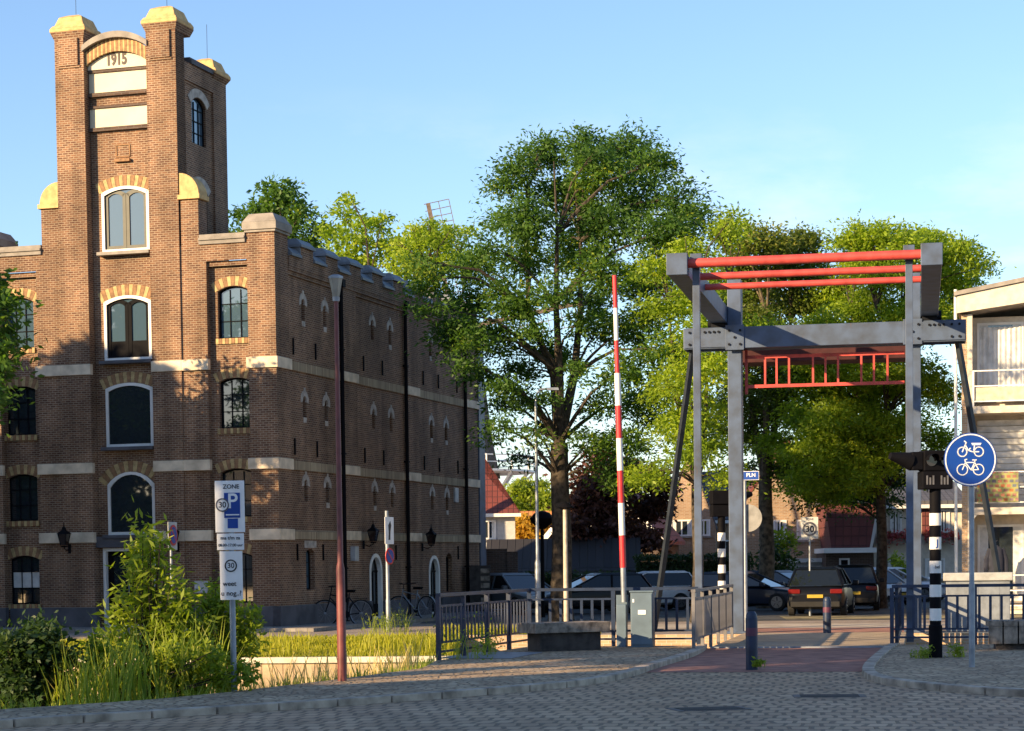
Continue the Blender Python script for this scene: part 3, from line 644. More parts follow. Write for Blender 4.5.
def strip(name, mat, pts, z, kind='structure'):
    g = MB(); g.sheet(pts, z); return g.build(name, mat, kind=kind)
LK = [(3.42, 38.55), (3.05, 35.87), (2.5, 33.5), (1.95, 31.3), (1.45, 28.9), (.75, 27.1), (-.15, 25.96), (-1.54, 24.45), (-3.2, 23.0), (-5.5, 21.2), (-12, 15), (-30, .5)]
RK = [(7.0, 37.85), (6.62, 36.4), (6.2, 34.6), (5.7, 32.4), (5.3, 30.6), (5.0, 29.0), (4.86, 27.8), (4.9, 26.7), (5.2, 25.5), (5.86, 24.2), (7.2, 22.6), (14, 16), (30, 4)]
def smooth(P, n=2):
    for _ in range(n):
        Q = [P[0]]
        for a, b in zip(P, P[1:]): Q += [(a[0] * .75 + b[0] * .25, a[1] * .75 + b[1] * .25), (a[0] * .25 + b[0] * .75, a[1] * .25 + b[1] * .75)]
        P = Q + [P[-1]]
    return P
LKs, RKs = smooth(LK), smooth(RK)
def slab(name, mat, pts, z, kind='structure'):
    g = MB(); n = len(pts); g.add([(p[0], p[1], z) for p in pts] + [(p[0], p[1], -.3) for p in pts], [tuple(range(n))] + [(i, (i + 1) % n, n + (i + 1) % n, n + i) for i in range(n)])
    return g.build(name, mat, kind=kind)
slab('pavement_left', PEB, LKs + [(-30, 1.9)] + NB[2:10][:0] + [(-12, 16.25), (-5.69, 23.22), (-4.27, 24.62), (-3.5, 25.95), (-2.45, 28.38), (-1.36, 31.3), (-1.22, 33.72), (.31, 39.03)], .055)
slab('pavement_right', PEB, [(14, 36.45), (7.02, 37.84)] + RKs[1:] + [(70, -15), (70, 25.9)], .055)
def kerb(name, P, w=.17, h=.085, side=1):
    g = MB(); Lp = []
    for i, p in enumerate(P):
        a, b = Vector(P[max(0, i - 1)]), Vector(P[min(len(P) - 1, i + 1)]); d = (b - a).normalized(); n = Vector((-d.y, d.x)) * side * w
        Lp.append((Vector(p), Vector(p) + n))
    for i in range(len(P) - 1):
        (a, an), (b, bn) = Lp[i], Lp[i + 1]; e = .012 / max((b - a).length, .05)
        a2, an2, b2, bn2 = a.lerp(b, e), an.lerp(bn, e), b.lerp(a, e), bn.lerp(an, e)
        g.add([(a2.x, a2.y, 0), (b2.x, b2.y, 0), (bn2.x, bn2.y, 0), (an2.x, an2.y, 0), (a2.x, a2.y, h), (b2.x, b2.y, h), (bn2.x, bn2.y, h), (an2.x, an2.y, h)], [(4,5,6,7),(0,1,5,4),(1,2,6,5),(2,3,7,6),(3,0,4,7)])
    return g.build(name, KERB, kind='structure', bevel=.012)
def resamp(P, L=.8):
    out = [Vector(P[0])]; acc = 0
    for a, b in zip(P, P[1:]):
        a, b = Vector(a), Vector(b)
        while (b - out[-1]).length > L and (b - a).length > 1e-6:
            if (b - out[-1]).length <= L: break
            out.append(out[-1] + (b - out[-1]).normalized() * L)
            if len(out) > 200: break
    return [(p.x, p.y) for p in out]
kerb('kerb_left', resamp(LKs), side=1); kerb('kerb_right', resamp(RKs), side=-1)
strip('red_lane', REDA, [(3.40, 38.5), (2.95, 35.8), (2.5, 33.5), (1.95, 31.2), (1.8, 30.35), (5.25, 29.75), (5.72, 32.4), (6.2, 34.6), (6.98, 37.85)], .004)

# ------------------------------------------------------------------ drawbridge
bN = Vector((5.36, 38.2, 0)); bA = R(-11); bM = Matrix.Translation(bN) @ Matrix.Rotation(bA, 4, 'Z')
bp = lambda x, y, z=0: bM @ Vector((x, y, z))
strip('red_lane_far', REDA, [tuple(bp(*p).xy) for p in ((-1.75, 7.65), (1.75, 7.65), (1.9, 11.3), (-1.9, 11.3))], .004)
STAYG = plain('dark_blue_grey_steel', (.022, .028, .038), .5, var=.15, spec=.25)
db = empty('drawbridge', bN, bA, 'blue-grey steel balance drawbridge with red tubes across its lifting arms and a wooden deck', 'drawbridge')
s = MB(); s.box(-1.74, 1.74, .02, 7.55, -.12, .02); s.build('deck', DECKW, db)
s = MB(); s.box(-1.74, 1.74, -.12, .016, -.1, .03); s.build('deck_edge_plate', GALV, db)
s = MB()
for x in (-1.3, -.45, .45, 1.3): s.box(x - .1, x + .1, .05, 7.5, -.5, -.122)
s.build('deck_girder', DKSTEEL, db)
for x in (-1.92, 1.92):
    s = MB(); s.box(x - .15, x + .15, 7.65, 8.05, -.3, 7.72); s.box(x - .22, x + .22, 7.6, 8.1, 0, .05)
    p = s.build('portal_post', BLUEGR, db, bevel=.012)
s = MB(); s.box(-3.02, 3.02, 7.52, 7.645, 6.22, 6.68); s.box(-3.02, 3.02, 8.055, 8.17, 6.22, 6.68); s.box(-3.02, -2.98, 7.65, 8.05, 6.22, 6.68); s.box(2.98, 3.02, 7.65, 8.05, 6.22, 6.68)
s.box(-1.72, 1.72, 7.65, 8.05, 6.64, 6.676); s.box(-1.72, 1.72, 7.65, 8.05, 6.224, 6.26)
be = s.build('cross_beam', BLUEGR, db, bevel=.01)
for sx in (-1, 1):
    s = MB(); s.box(sx * 2.5 - .5, sx * 2.5 + .5, 7.49, 7.518, 6.25, 6.65)
    s.box(sx * 1.9 - .2, sx * 1.9 + .2, 7.488, 7.517, 6.18, 6.72); pl = s.build('gusset_plate', BLUEGR, db, bevel=.004)
    for dx, z in ((-.12, 6.3), (.12, 6.3), (-.12, 6.6), (.12, 6.6), (0, 6.45), (.82 * sx, 6.32), (.98 * sx, 6.32), (.82 * sx, 6.58), (.98 * sx, 6.58), (.35 * sx, 6.58), (.45 * sx, 6.58), (.55 * sx, 6.58), (.65 * sx, 6.58)):
        b = MB(); b.disc((sx * 1.9 + dx, 7.475, z), .028, (0, 1, 0), .03, 8); b.build('bolt', DKSTEEL, pl)
    # lifting arm, horizontal box girder over the portal
    s = MB(); x = sx * 2.256; s.box(x - .18, x + .18, -.42, 12.0, 6.78, 7.15); s.box(x - .19, x + .19, -.44, -.4, 6.77, 7.16); arm = s.build('lifting_arm', BLUEGR, db, bevel=.01)
    s = MB(); s.box(x - .16, x + .16, 7.55, 8.15, 6.684, 6.775); s.disc((x, 7.85, 6.80), .12, (1, 0, 0), .5, 14); s.build('pivot_bearing', DKSTEEL, db)
    # hanger rod
    xr = 1.86 if sx > 0 else -1.95; s = MB(); s.box(xr - .065, xr + .065, -.06, .06, .1, 7.18); s.box(xr - .1, xr + .1, -.09, .09, 6.95, 7.19); s.build('hanger_rod', BLUEGR, db, bevel=.006)
    s = MB(); s.bar((sx * 2.85, 7.85, 6.25), (sx * 3.95, 9.3, 0), .105, .105); s.build('stay_strut', STAYG, db)
    s = MB(); s.box(sx * 3.95 - .2, sx * 3.95 + .2, 9.1, 9.5, -.1, .06); s.build('strut_foot', DKSTEEL, db)
for y, z, r in ((-.2, 7.0, .085), (1.5, 6.98, .068), (2.9, 6.96, .062)):
    s = MB(); s.tube([(-2.073, y, z), (2.073, y, z)], r, 14); s.build('red_tube', BRIDGERED, db, smooth=True)
s = MB(); s.box(-2.073, 2.073, 11.0, 12.0, 6.22, 7.05); s.build('counterweight', SHADERED, db, bevel=.015)
# red railing hung between the posts under the cross beam
rr = MB()
for z in (5.38, 6.02): rr.box(-1.72, 1.72, 7.95, 8.0, z, z + .07)
rr.box(-1.72, -1.66, 7.95, 8.0, 5.25, 6.3); ro = rr.build('red_railing', BRIDGERED, db)
for x in (-1.28, -1.03, -.76, -.24, .03, .3, .8, 1.07, 1.36):
    s = MB(); s.box(x - .022, x + .022, 7.955, 7.995, 5.45, 6.02); s.build('baluster', BRIDGERED, ro)
# bridge railings
def infill_rail(name, x, y0, y1, label, mat, bars=True):
    r = empty(name, bp(x, y0), bA, label, 'railing'); L = y1 - y0; n = int(round(L / 1.5))
    for i in range(n + 1):
        y = L * i / n; s = MB(); s.box(-.03, .03, y - .035, y + .035, -.02, 1.06); s.build('post', mat, r)
    s = MB(); s.box(-.04, .04, -.04, L + .04, 1.061, 1.11); s.build('handrail', mat, r)
    for z in (.22, .92): s = MB(); s.box(-.018, .018, .03, L - .03, z, z + .04); s.build('rail', mat, r)
    base = None; k = int(L / .13)
    for i in range(k):
        y = .1 + i * (L - .2) / (k - 1)
        if base is None:
            s = MB(); s.box(-.012, .012, -.045, .045, .26 if i % 1 == 0 else .4, .92); base = s.build('baluster', mat, r); base.location = (0, y, 0)
        else: inst(base, r, (0, y, 0))
    return r
RAILGR = plain('warm_grey_rail', (.16, .155, .16), .55, var=.15, scale=4)
infill_rail('bridge_railing', -1.84, -2.0, 5.6, 'grey steel bridge railing of close flat bars along the left deck edge', RAILGR)
infill_rail('bridge_railing', 1.62, .0, 7.4, 'blue steel bridge railing along the right deck edge beside the portal post', BLUEST)
# canal fences
def fence(pts, label, h=1.03, sp=.19, group=None, pw=.07, posts=1.5):
    o = Vector((*pts[0], .05)); r = empty('railing_fence', o, 0, label, 'fence', group); bases = {}
    for a, b in zip(pts, pts[1:]):
        a, b = Vector((*a, 0)) - Vector((o.x, o.y, 0)), Vector((*b, 0)) - Vector((o.x, o.y, 0)); L = (b - a).length; d = (b - a) / L; rz = math.atan2(d.y, d.x); n = max(1, int(round(L / posts)))
        for i in range(n + 1):
            if i == n and b != Vector((*pts[-1], 0)) - Vector((o.x, o.y, 0)): continue
            p = a + d * L * i / n; s = MB(); s.box(-pw / 2, pw / 2, -pw / 2, pw / 2, -.06, h - .001); q = s.build('post', BLUEST, r); q.location = p; q.rotation_euler = (0, 0, rz)
        for z, t, w in ((h, .055, .08), (h - .17, .035, .03), (.27, .035, .03), (.12, .035, .03)):
            s = MB(); s.bar(a + Vector((0, 0, z + t / 2)), b + Vector((0, 0, z + t / 2)), w, t); s.build('handrail' if z == h else 'rail', BLUEST, r)
        k = int(L / sp)
        for i in range(1, k):
            p = a + d * L * i / k
            if 'b' not in bases: s = MB(); s.box(-.024, .024, -.01, .01, .3, h - .168); q = s.build('baluster', BLUEST, r); bases['b'] = q; q.location = p; q.rotation_euler = (0, 0, rz)
            else: inst(bases['b'], r, p, (0, 0, rz))
    return r
fence([(-1.18, 33.85), (.33, 38.9), (3.42, 38.42)], 'navy blue bar railing along the canal edge left of the bridge, behind the wooden bench')
fence([(6.84, 37.75), (14.0, 36.35)], 'navy blue bar railing right of the bridge, behind the near black and white signal post')
strip('cross_street', plain('sunlit_pale_street', (.42, .36, .29), .85, var=.15, scale=1.5), [tuple(bp(*p).xy) for p in ((-9, 11.35), (9, 11.35), (9, 14.6), (-9, 14.6))], .004)  # paler than the pavers: sunlight on the street put into the colour
# ------------------------------------------------------------------ street furniture on the near side
def zone_pole(name, loc, h, r0, r1, label, cat, rz=0, mat=GALV, split=1.1, group=None):
    r = empty(name, loc, rz, label, cat, group); s = MB(); s.lathe([(r0, -.02), (r0, split), (r1, split + .05), (r1, h)], n=12); s.build('post', mat, r, smooth=True); return r
def plate(parent, x0, x1, z0, z1, y, mat=SIGNWH, name='sign_plate', back=SIGNGR):
    s = MB(); s.box(x0, x1, y, y + .012, z0, z1); s.box(x0 + .015, x1 - .015, y + .013, y + .02, z0 + .015, z1 - .015); o = s.build(name, mat, parent, bevel=.004); return o
def ringflat(mb, c, r0, r1, y, t=.004, n=28):
    for i in range(n):
        a, b = 2 * math.pi * i / n, 2 * math.pi * (i + 1) / n
        P = [(c[0] + r * math.cos(q), c[1] + r * math.sin(q)) for r, q in ((r0, a), (r1, a), (r1, b), (r0, b))]
        mb.prism(P, lambda p, q, d: (p, d, q), y - t, y)
ps = zone_pole('parking_sign', (-3.48, 26.22, .05), 2.6, .038, .032, 'white parking zone sign with a blue P and two smaller plates among the reeds', 'parking sign', R(-4))
pl1 = plate(ps, -.185, .185, 1.98, 2.62, -.055); pl2 = plate(ps, -.17, .17, 1.76, 1.965, -.055); pl3 = plate(ps, -.14, .145, 1.14, 1.745, -.055)
GRT = plain('grey_lettering', (.10, .10, .12), .5, var=.02); BLT = plain('black_lettering', (.02, .02, .025), .5, var=.02)
s = MB(); s.box(-.07, .13, -.0612, -.0552, 2.16, 2.47); s.box(-.03, .10, -.0605, -.0552, 2.03, 2.15); s.build('blue_panel', SIGNBLUE, pl1)
text('letter', 'P', .26, SIGNWH, pl1, (.035, -.0625, 2.36), ext=.002)
s = MB(); s.box(-.05, .12, -.0655, -.0615, 2.19, 2.205); s.disc((-.09, -.0672, 2.32), .085, (0, 1, 0), .004, 24); s.build('white_mark', SIGNWH, pl1)
s = MB(); ringflat(s, (-.09, 2.32), .068, .085, -.0695); s.build('ring', GRT, pl1)
text('numerals', '30', .10, BLT, pl1, (-.09, -.0712, 2.32), ext=.002); text('lettering', 'ZONE', .075, BLT, pl1, (.02, -.0575, 2.545), ext=.002)
text('lettering', 'ma t/m za', .062, BLT, pl2, (0, -.0575, 1.91), ext=.002); text('lettering', '08.00-17.00 uur', .048, BLT, pl2, (0, -.0575, 1.82), ext=.002)
s = MB(); ringflat(s, (0, 1.565), .062, .078, -.0575); s.build('ring', BLT, pl3)
text('numerals', '30', .09, BLT, pl3, (0, -.0575, 1.565), ext=.002); text('lettering', 'weet', .085, BLT, pl3, (-.02, -.0575, 1.34), ext=.002); text('lettering', 'u nog..?', .085, BLT, pl3, (0, -.0575, 1.22), ext=.002)
SIGNGW = plain('dull_sign_white', (.50, .50, .48), .5, var=.05)  # greyer than the white of the other signs
# lamp post
lp = empty('lamp_post', (-2.28, 28.12, .05), R(-1), 'tall maroon lamp post with a tapered grey lantern head, standing by the paving edge', 'lamp post')
s = MB(); s.lathe([(.062, -.02), (.058, 1.5), (.04, 1.6), (.028, 5.12)], n=14); s.build('pole', LAMPRED, lp, smooth=True)
s = MB(); s.lathe([(.045, 5.12), (.09, 5.36)], n=6); s.build('lamp_glass', LAMPG, lp)
s = MB(); s.lathe([(.045, 5.06), (.05, 5.119)], n=10); s.lathe([(.097, 5.361), (.097, 5.39), (.05, 5.41)], n=6); s.build('lamp_cap', GALV, lp)
# cycle track sign
bs = zone_pole('cycle_sign', (6.51, 29.69, .05), 3.25, .045, .036, 'round blue moped and bicycle sign on a tall grey post on the right pavement', 'cycle sign', R(3), split=1.15)
bs_d = MB(); bs_d.disc((-.035, -.06, 2.93), .375, (0, 1, 0), .012, 40); dsc = bs_d.build('sign_disc', SIGNBLUE, bs)
s = MB(); ringflat(s, (-.035, 2.93), .345, .362, -.067, n=44); s.build('white_rim', SIGNWH, dsc)
def lines(L, c, y, w, parent, name):
    s = MB()
    for P in L:
        for a, b in zip(P, P[1:]): s.bar((c[0] + a[0], y, c[1] + a[1]), (c[0] + b[0], y, c[1] + b[1]), .004, w, up=(0, 1, 0)) if False else s.prism(seg(a, b, w, c), lambda p, q, d: (p, d, q), y - .003, y)
    return s.build(name, SIGNWH, parent)
def seg(a, b, w, c):
    d = (Vector(b) - Vector(a)).normalized() * w / 2; n = Vector((-d.y, d.x)); a = Vector(a) - d * .6; b = Vector(b) + d * .6
    return [(c[0] + p.x, c[1] + p.y) for p in (a - n, b - n, b + n, a + n)]
def circ(cx, cz, r, n=20): return [(cx + r * math.cos(2 * math.pi * i / n), cz + r * math.sin(2 * math.pi * i / n)) for i in range(n + 1)]
bike = [circ(-.115, 0, .075), circ(.115, 0, .075), [(-.115, 0), (-.07, .1), (.06, .1), (.115, 0), (.01, -.005), (-.07, .1)], [(.01, -.005), (.06, .1)], [(-.07, .1), (-.08, .14), (-.05, .145)], [(.03, .135), (.085, .135)], [(.06, .1), (.065, .135)]]
lines(bike, (-.035, 2.79), -.068, .014, dsc, 'bicycle_symbol')
mop = [circ(-.115, 0, .065), circ(.12, 0, .065), [(-.115, 0), (-.06, .13), (-.085, .15)], [(-.075, .10), (-.03, .02), (.03, .0), (.12, 0)], [(-.03, .02), (.0, .05)], [(.02, .115), (.15, .115)], [(.03, .1), (.14, .1)], [(.06, .1), (.05, .02)]]
lines(mop, (-.035, 3.04), -.068, .016, dsc, 'moped_symbol')
# black and white signal posts
def signal(loc, rz, label, horn=True):
    r = empty('signal_post', loc, rz, label, 'signal post', 'bridge signal posts')
    zs = [(.35, .72), (.9, 1.08), (1.26, 1.45), (1.63, 1.81), (2.0, 2.18)]
    s = MB(); s.lathe([(.105, -.02), (.105, .5), (.088, .52), (.088, 2.62)], n=14); s.build('post', BLK, r, smooth=True)
    for z in (.58, .95, 1.32, 1.69, 2.06):
        s = MB(); s.lathe([(.092, z), (.092, z + .19)], n=14); o = s.build('white_band', WHITE, r, smooth=True)
        if z in (1.32, 1.69): text('band_mark', 'bel' if z == 1.32 else 'J', .07 if z == 1.32 else .15, BLT if z == 1.32 else SIGNBLUE, o, (0, -.094, z + .095), ext=.001)
    h = MB(); h.box(-.22, .26, -.12, .16, 2.9, 3.22); h.build('signal_head', BLK, r, bevel=.02)
    h = MB(); h.box(-.25, .24, -.14, .12, 2.62, 2.895); h.build('lower_head', BLK, r, bevel=.015)
    for x in (-.1, .14):
        l = MB(); l.disc((x, -.125, 3.06), .085, (0, 1, 0), .02, 18); l.build('lens', LENSD, r)
        v = MB(); n = 10; P = [(x + .1 * math.cos(math.pi * i / n), 3.06 + .1 * math.sin(math.pi * i / n)) for i in range(n + 1)]
        for a, b in zip(P, P[1:]): v.add([(a[0], -.12, a[1]), (b[0], -.12, b[1]), (b[0], -.3, b[1]), (a[0], -.3, a[1])], [(0, 1, 2, 3)])
        v.build('visor', BLK, r)
    m = MB()
    for x in (-.12, .11):
        for k in range(3): m.box(x - .07 + k * .05, x - .045 + k * .05, -.148, -.1405, 2.69, 2.83 - .03 * (k % 2))
    m.build('indicator_grille', plain('dim_grille', (.12, .12, .13), .6), r)
    if horn:
        h = MB(); h.box(-.4, -.221, -.1, .12, 2.92, 3.2); h.build('side_head', BLK, r, bevel=.015)
        h = MB(); h.tube([(-.4, 0, 3.06), (-.55, -.02, 3.1), (-.74, -.05, 3.14)], [.14, .10, .055], 14); h.build('long_visor', BLK, r, smooth=True)
    return r
signal((6.61, 32.73, .05), R(8), 'black and white banded signal post with black signal heads on the right pavement')
signal(tuple(gx(722, 48.5) if i == 0 else v for i, v in enumerate((0, 48.5, .0))), R(190), 'black and white banded signal post beyond the bridge, partly behind the left portal post')
# barrier
bx = empty('boom_barrier', (2.02, 38.62 - .25, .05), bA, 'raised red and white boom barrier standing upright left of the bridge', 'barrier')
s = MB(); s.box(-.09, .09, -.11, .11, 0, .78); s.build('pedestal', BLUEBOX, bx, bevel=.012)
H0, H1 = .85, 7.0; pt = lambda z: Vector((.04 - .12 * (z - H0) / (H1 - H0), 0, z))
s = MB(); s.tube([pt(.82), pt(1.45)], .05, 12); s.build('boom_stub', GALV, bx, smooth=True)
s = MB(); n = 9; z0 = 1.45; dz = (6.75 - z0) / n
for i in range(n):
    r0 = .057 if i < 6 else .042; s.tube([pt(z0 + dz * i), pt(z0 + dz * (i + 1) - .002)], r0, 12, i % 2)
s.build('boom', [SIGNRED, WHITE], bx, smooth=True)
s = MB(); s.box(-.12, .1, .112, .14, .6, .95); s.build('hinge_plate', BLUEBOX, bx)
cb = empty('control_cabinet', (2.39, 38.2, .05), bA, 'blue-grey steel control cabinet with a small white sticker beside the boom barrier', 'cabinet')
s = MB(); s.box(-.2, .2, -.18, .18, 0, 1.0); s.build('body', BLUEBOX, cb, bevel=.012); s = MB(); s.box(-.22, .22, -.2, .2, 1.001, 1.03); s.build('lid', BLUEBOX, cb, bevel=.006)
s = MB(); s.box(-.19, .19, -.2, -.183, .05, .97); d = s.build('door', BLUEBOX, cb, bevel=.006); s = MB(); s.box(-.06, .08, -.205, -.2005, .6, .68); s.build('sticker', SIGNWH, d); s = MB(); s.box(-.16, -.13, -.205, -.2005, .82, .88); s.build('sticker', SIGNWH, d)
for x, y, h, lab in ((3.51, 30.70, .86, 'navy blue bollard with a dull red band, at the near end of the red lane'), (6.81, 45.3, .8, 'navy blue bollard standing beyond the far end of the bridge deck')):
    r = empty('bollard', (x, y, 0), 0, lab, 'bollard', 'bollards at both ends of the bridge'); s = MB(); s.lathe([(.088, -.02), (.088, h - .1), (.08, h - .09), (.08, h - .05), (.05, h)], n=16); s.build('post', BLUEST, r, smooth=True)
    s = MB(); s.lathe([(.0895, h * .58), (.0895, h * .72)], n=16); s.build('band', plain('dull_red_band', (.10, .03, .06), .5), r, smooth=True)
def bench(loc, rz, L, label, slats):
    r = empty('bench', loc, rz, label, 'bench', 'block benches by the canal railing'); r.scale = (1, 1, 1.22 if slats else 1)
    s = MB(); s.box(-L / 2 + .14, L / 2 - .14, -.24, .24, -.02, .32); s.build('base', BLOCKD, r, bevel=.015)
    if slats:
        n = int(L / .24)
        for i in range(n):
            x = -L / 2 + L * i / n; s = MB(); s.box(x + .012, x + L / n - .012, -.33, .33, .32, .40); s.box(x + .012, x + L / n - .012, -.33, -.28, .08, .319); s.build('seat_beam', WOOD, r, bevel=.008)
    else:
        for i in range(3):
            y = -.33 + .22 * i; s = MB(); s.box(-L / 2, L / 2, y + .006, y + .214, .321, .50); s.build('seat_beam', WOOD, r, bevel=.01)
bench((.93, 37.1, .055), R(27), 1.5, 'weathered timber bench on a dark block in front of the left canal railing', False)
bench((8.9, 35.4, .055), R(-8), 1.75, 'weathered timber bench with cross slats at the right edge of the pavement', True)
o = MB(); o.box(-.62, .62, -1.1, 1.1, 0, .012); o = o.build('hatch_plate', GALV, bevel=.004); o.location = (-.35, 35.3, .057); o.rotation_euler = (0, 0, R(-14)); tag(o, 'flat pale metal hatch plate lying in the paving beside the left railing', 'hatch plate')
for x, y, lab, rot in ((2.13, 22.7, 'dark square manhole cover in the cobbled road, nearest the bottom edge', 12), (3.72, 24.6, 'dark long drain grate in the cobbled road on the right', -6)):
    r = empty('drain_cover', (x, y, .003), R(rot), lab, 'drain cover'); s = MB(); s.box(-.42, .42, -.26, .26, -.02, .002); s.build('frame', plain('worn_iron', (.13, .115, .10), .6, var=.25, scale=9), r); s = MB()
    for k in range(6): s.box(-.34, .34, -.2 + k * .07, -.16 + k * .07, .0025, .008)
    s.build('grate', plain('dark_iron', (.06, .053, .047), .6, var=.2), r)
# far side furniture
cbx = empty('utility_cabinet', (gx(978, 45.6), 45.6, 0), R(-11), 'large pale grey utility cabinet with a lighter lid beyond the right canal railing', 'cabinet')
s = MB(); s.box(-.68, .68, 0, .7, 0, 1.1); s.build('body', plain('cabinet_grey', (.19, .215, .25), .6, var=.12), cbx, bevel=.015); s = MB(); s.box(-.74, .74, -.06, .76, 1.101, 1.28); s.build('lid', plain('cabinet_lid', (.36, .37, .37), .6, var=.1), cbx, bevel=.02)
for x in (-.2, .25): s = MB(); s.box(x - .2, x + .2, -.008, -.002, .12, 1.0); s.build('door', MAT['cabinet_grey'], cbx)
def nopark(parent, x, z, y, r=.19):
    s = MB(); s.disc((x, y, z), r, (0, 1, 0), .012, 28); o = s.build('sign_disc', SIGNRED, parent); s = MB(); s.disc((x, y - .009, z), r * .8, (0, 1, 0), .006, 28); b = s.build('blue_field', SIGNBLUE, o)
    s = MB(); s.prism(seg((-r * .58, r * .58), (r * .58, -r * .58), r * .16, (x, z)), lambda p, q, d: (p, d, q), y - .016, y - .0125); s.build('red_bar', SIGNRED, o)
x, y = gx(172, 47.5), 47.5
r = zone_pole('no_parking_sign', (x, y, -.05), 2.3, .03, .028, 'round red and blue no-parking sign on a white-edged plate in front of the warehouse tower', 'road sign', R(78)); plate(r, -.27, .27, 2.05, 2.68, -.05, SIGNGR); nopark(r, .0, 2.38, -.064, .235)
x, y = gx(388, 50.5), 50.5
r = zone_pole('no_parking_sign', (x, y, -.05), 2.95, .055, .045, 'narrow white sign over a round no-parking sign beside the warehouse bicycles', 'road sign', R(62), split=.8); p = plate(r, -.2, .2, 2.15, 2.80, -.07); nopark(r, 0, 1.86, -.07, .2)
s = MB(); s.prism([(-.05, 2.25), (.02, 2.25), (.03, 2.45), (.07, 2.6), (.03, 2.7), (-.05, 2.6), (-.03, 2.45)], lambda p, q, d: (p, d, q), -.08, -.0705); s.build('black_symbol', BLT, p)
def lampcurve(loc, rz, h, label):
    r = empty('street_light', loc, rz, label, 'street light'); s = MB(); s.lathe([(.075, 0), (.075, 1.6), (.05, 1.7), (.035, h - .3)], n=10); s.tube([(0, 0, h - .32), (.03, 0, h - .12), (.12, 0, h), (.32, 0, h + .02)], .03, 8); s.build('pole', GALV, r, smooth=True)
    s = MB(); s.frustum((.3, .62, -.06, .06), (.28, .6, -.04, .04), h - .02, h + .05); s.build('lamp_head', GALV, r)
lampcurve((gx(538, 56), 56, 0), 0, 6.2, 'tall thin grey street light with a curved arm in front of the big tree trunk')
r = empty('post_lamp', (gx(566, 55), 55, 0), 0, 'pale wooden-looking post with a small dark cap in front of the big tree trunk', 'post'); s = MB(); s.lathe([(.065, 0), (.062, 1.3), (.055, 3.0)], n=10); s.build('post', plain('beige_pole', (.48, .42, .34), .6), r, smooth=True); s = MB(); s.lathe([(.05, 3.0), (.24, 3.04), (.1, 3.16), (.03, 3.2)], n=14); s.build('cap', BLK, r)
r = empty('globe_lamp', (gx(543, 62), 62, 0), 0, 'low black street lamp with a mushroom head beside the thin street light', 'street lamp'); s = MB(); s.lathe([(.06, 0), (.05, 2.6)], n=10); s.build('pole', BLK, r, smooth=True); s = MB(); s.lathe([(.08, 2.6), (.33, 2.8), (.36, 2.92), (.22, 3.08), (.05, 3.14)], n=18); s.build('lamp_head', BLK, r, smooth=True)
# zone 30 sign, street name sign and the back of a round sign
x, y = gx(810, 60), 60
r = zone_pole('speed_sign', (x, y, 0), 2.3, .035, .03, 'square white 30 zone speed sign on a thin post in front of the parked cars', 'road sign', R(-4)); p = plate(r, -.24, .24, 2.2, 2.82, -.05, SIGNGW); s = MB(); ringflat(s, (0, 2.48), .15, .205, -.053, n=32); s.build('ring', GRT, p); text('numerals', '30', .25, BLT, p, (0, -.053, 2.47), ext=.002, bold=.03)
text('lettering', 'ZONE', .08, GRT, p, (0, -.053, 2.755), ext=.002)
x, y = gx(745.5, 47.5), 47.5
r = zone_pole('round_sign', (x, y, 0), 3.62, .045, .035, 'round sign seen from behind under a blue street name plate by the left portal post', 'road sign', R(-14), split=1.9)
s = MB(); s.disc((.07, .05, 2.56), .31, (0, 1, 0), .014, 32); s.build('sign_back', plain('pale_sign_back', (.24, .24, .235), .5), r)
s = MB(); s.box(-.12, .32, -.06, -.04, 3.42, 3.60); o = s.build('name_plate', SIGNBLUE, r); s = MB(); s.box(-.13, .33, -.055, -.045, 3.41, 3.61); s.build('plate_edge', SIGNWH, o); text('lettering', 'PLN', .12, SIGNWH, o, (.15, -.0615, 3.52), ext=.001)
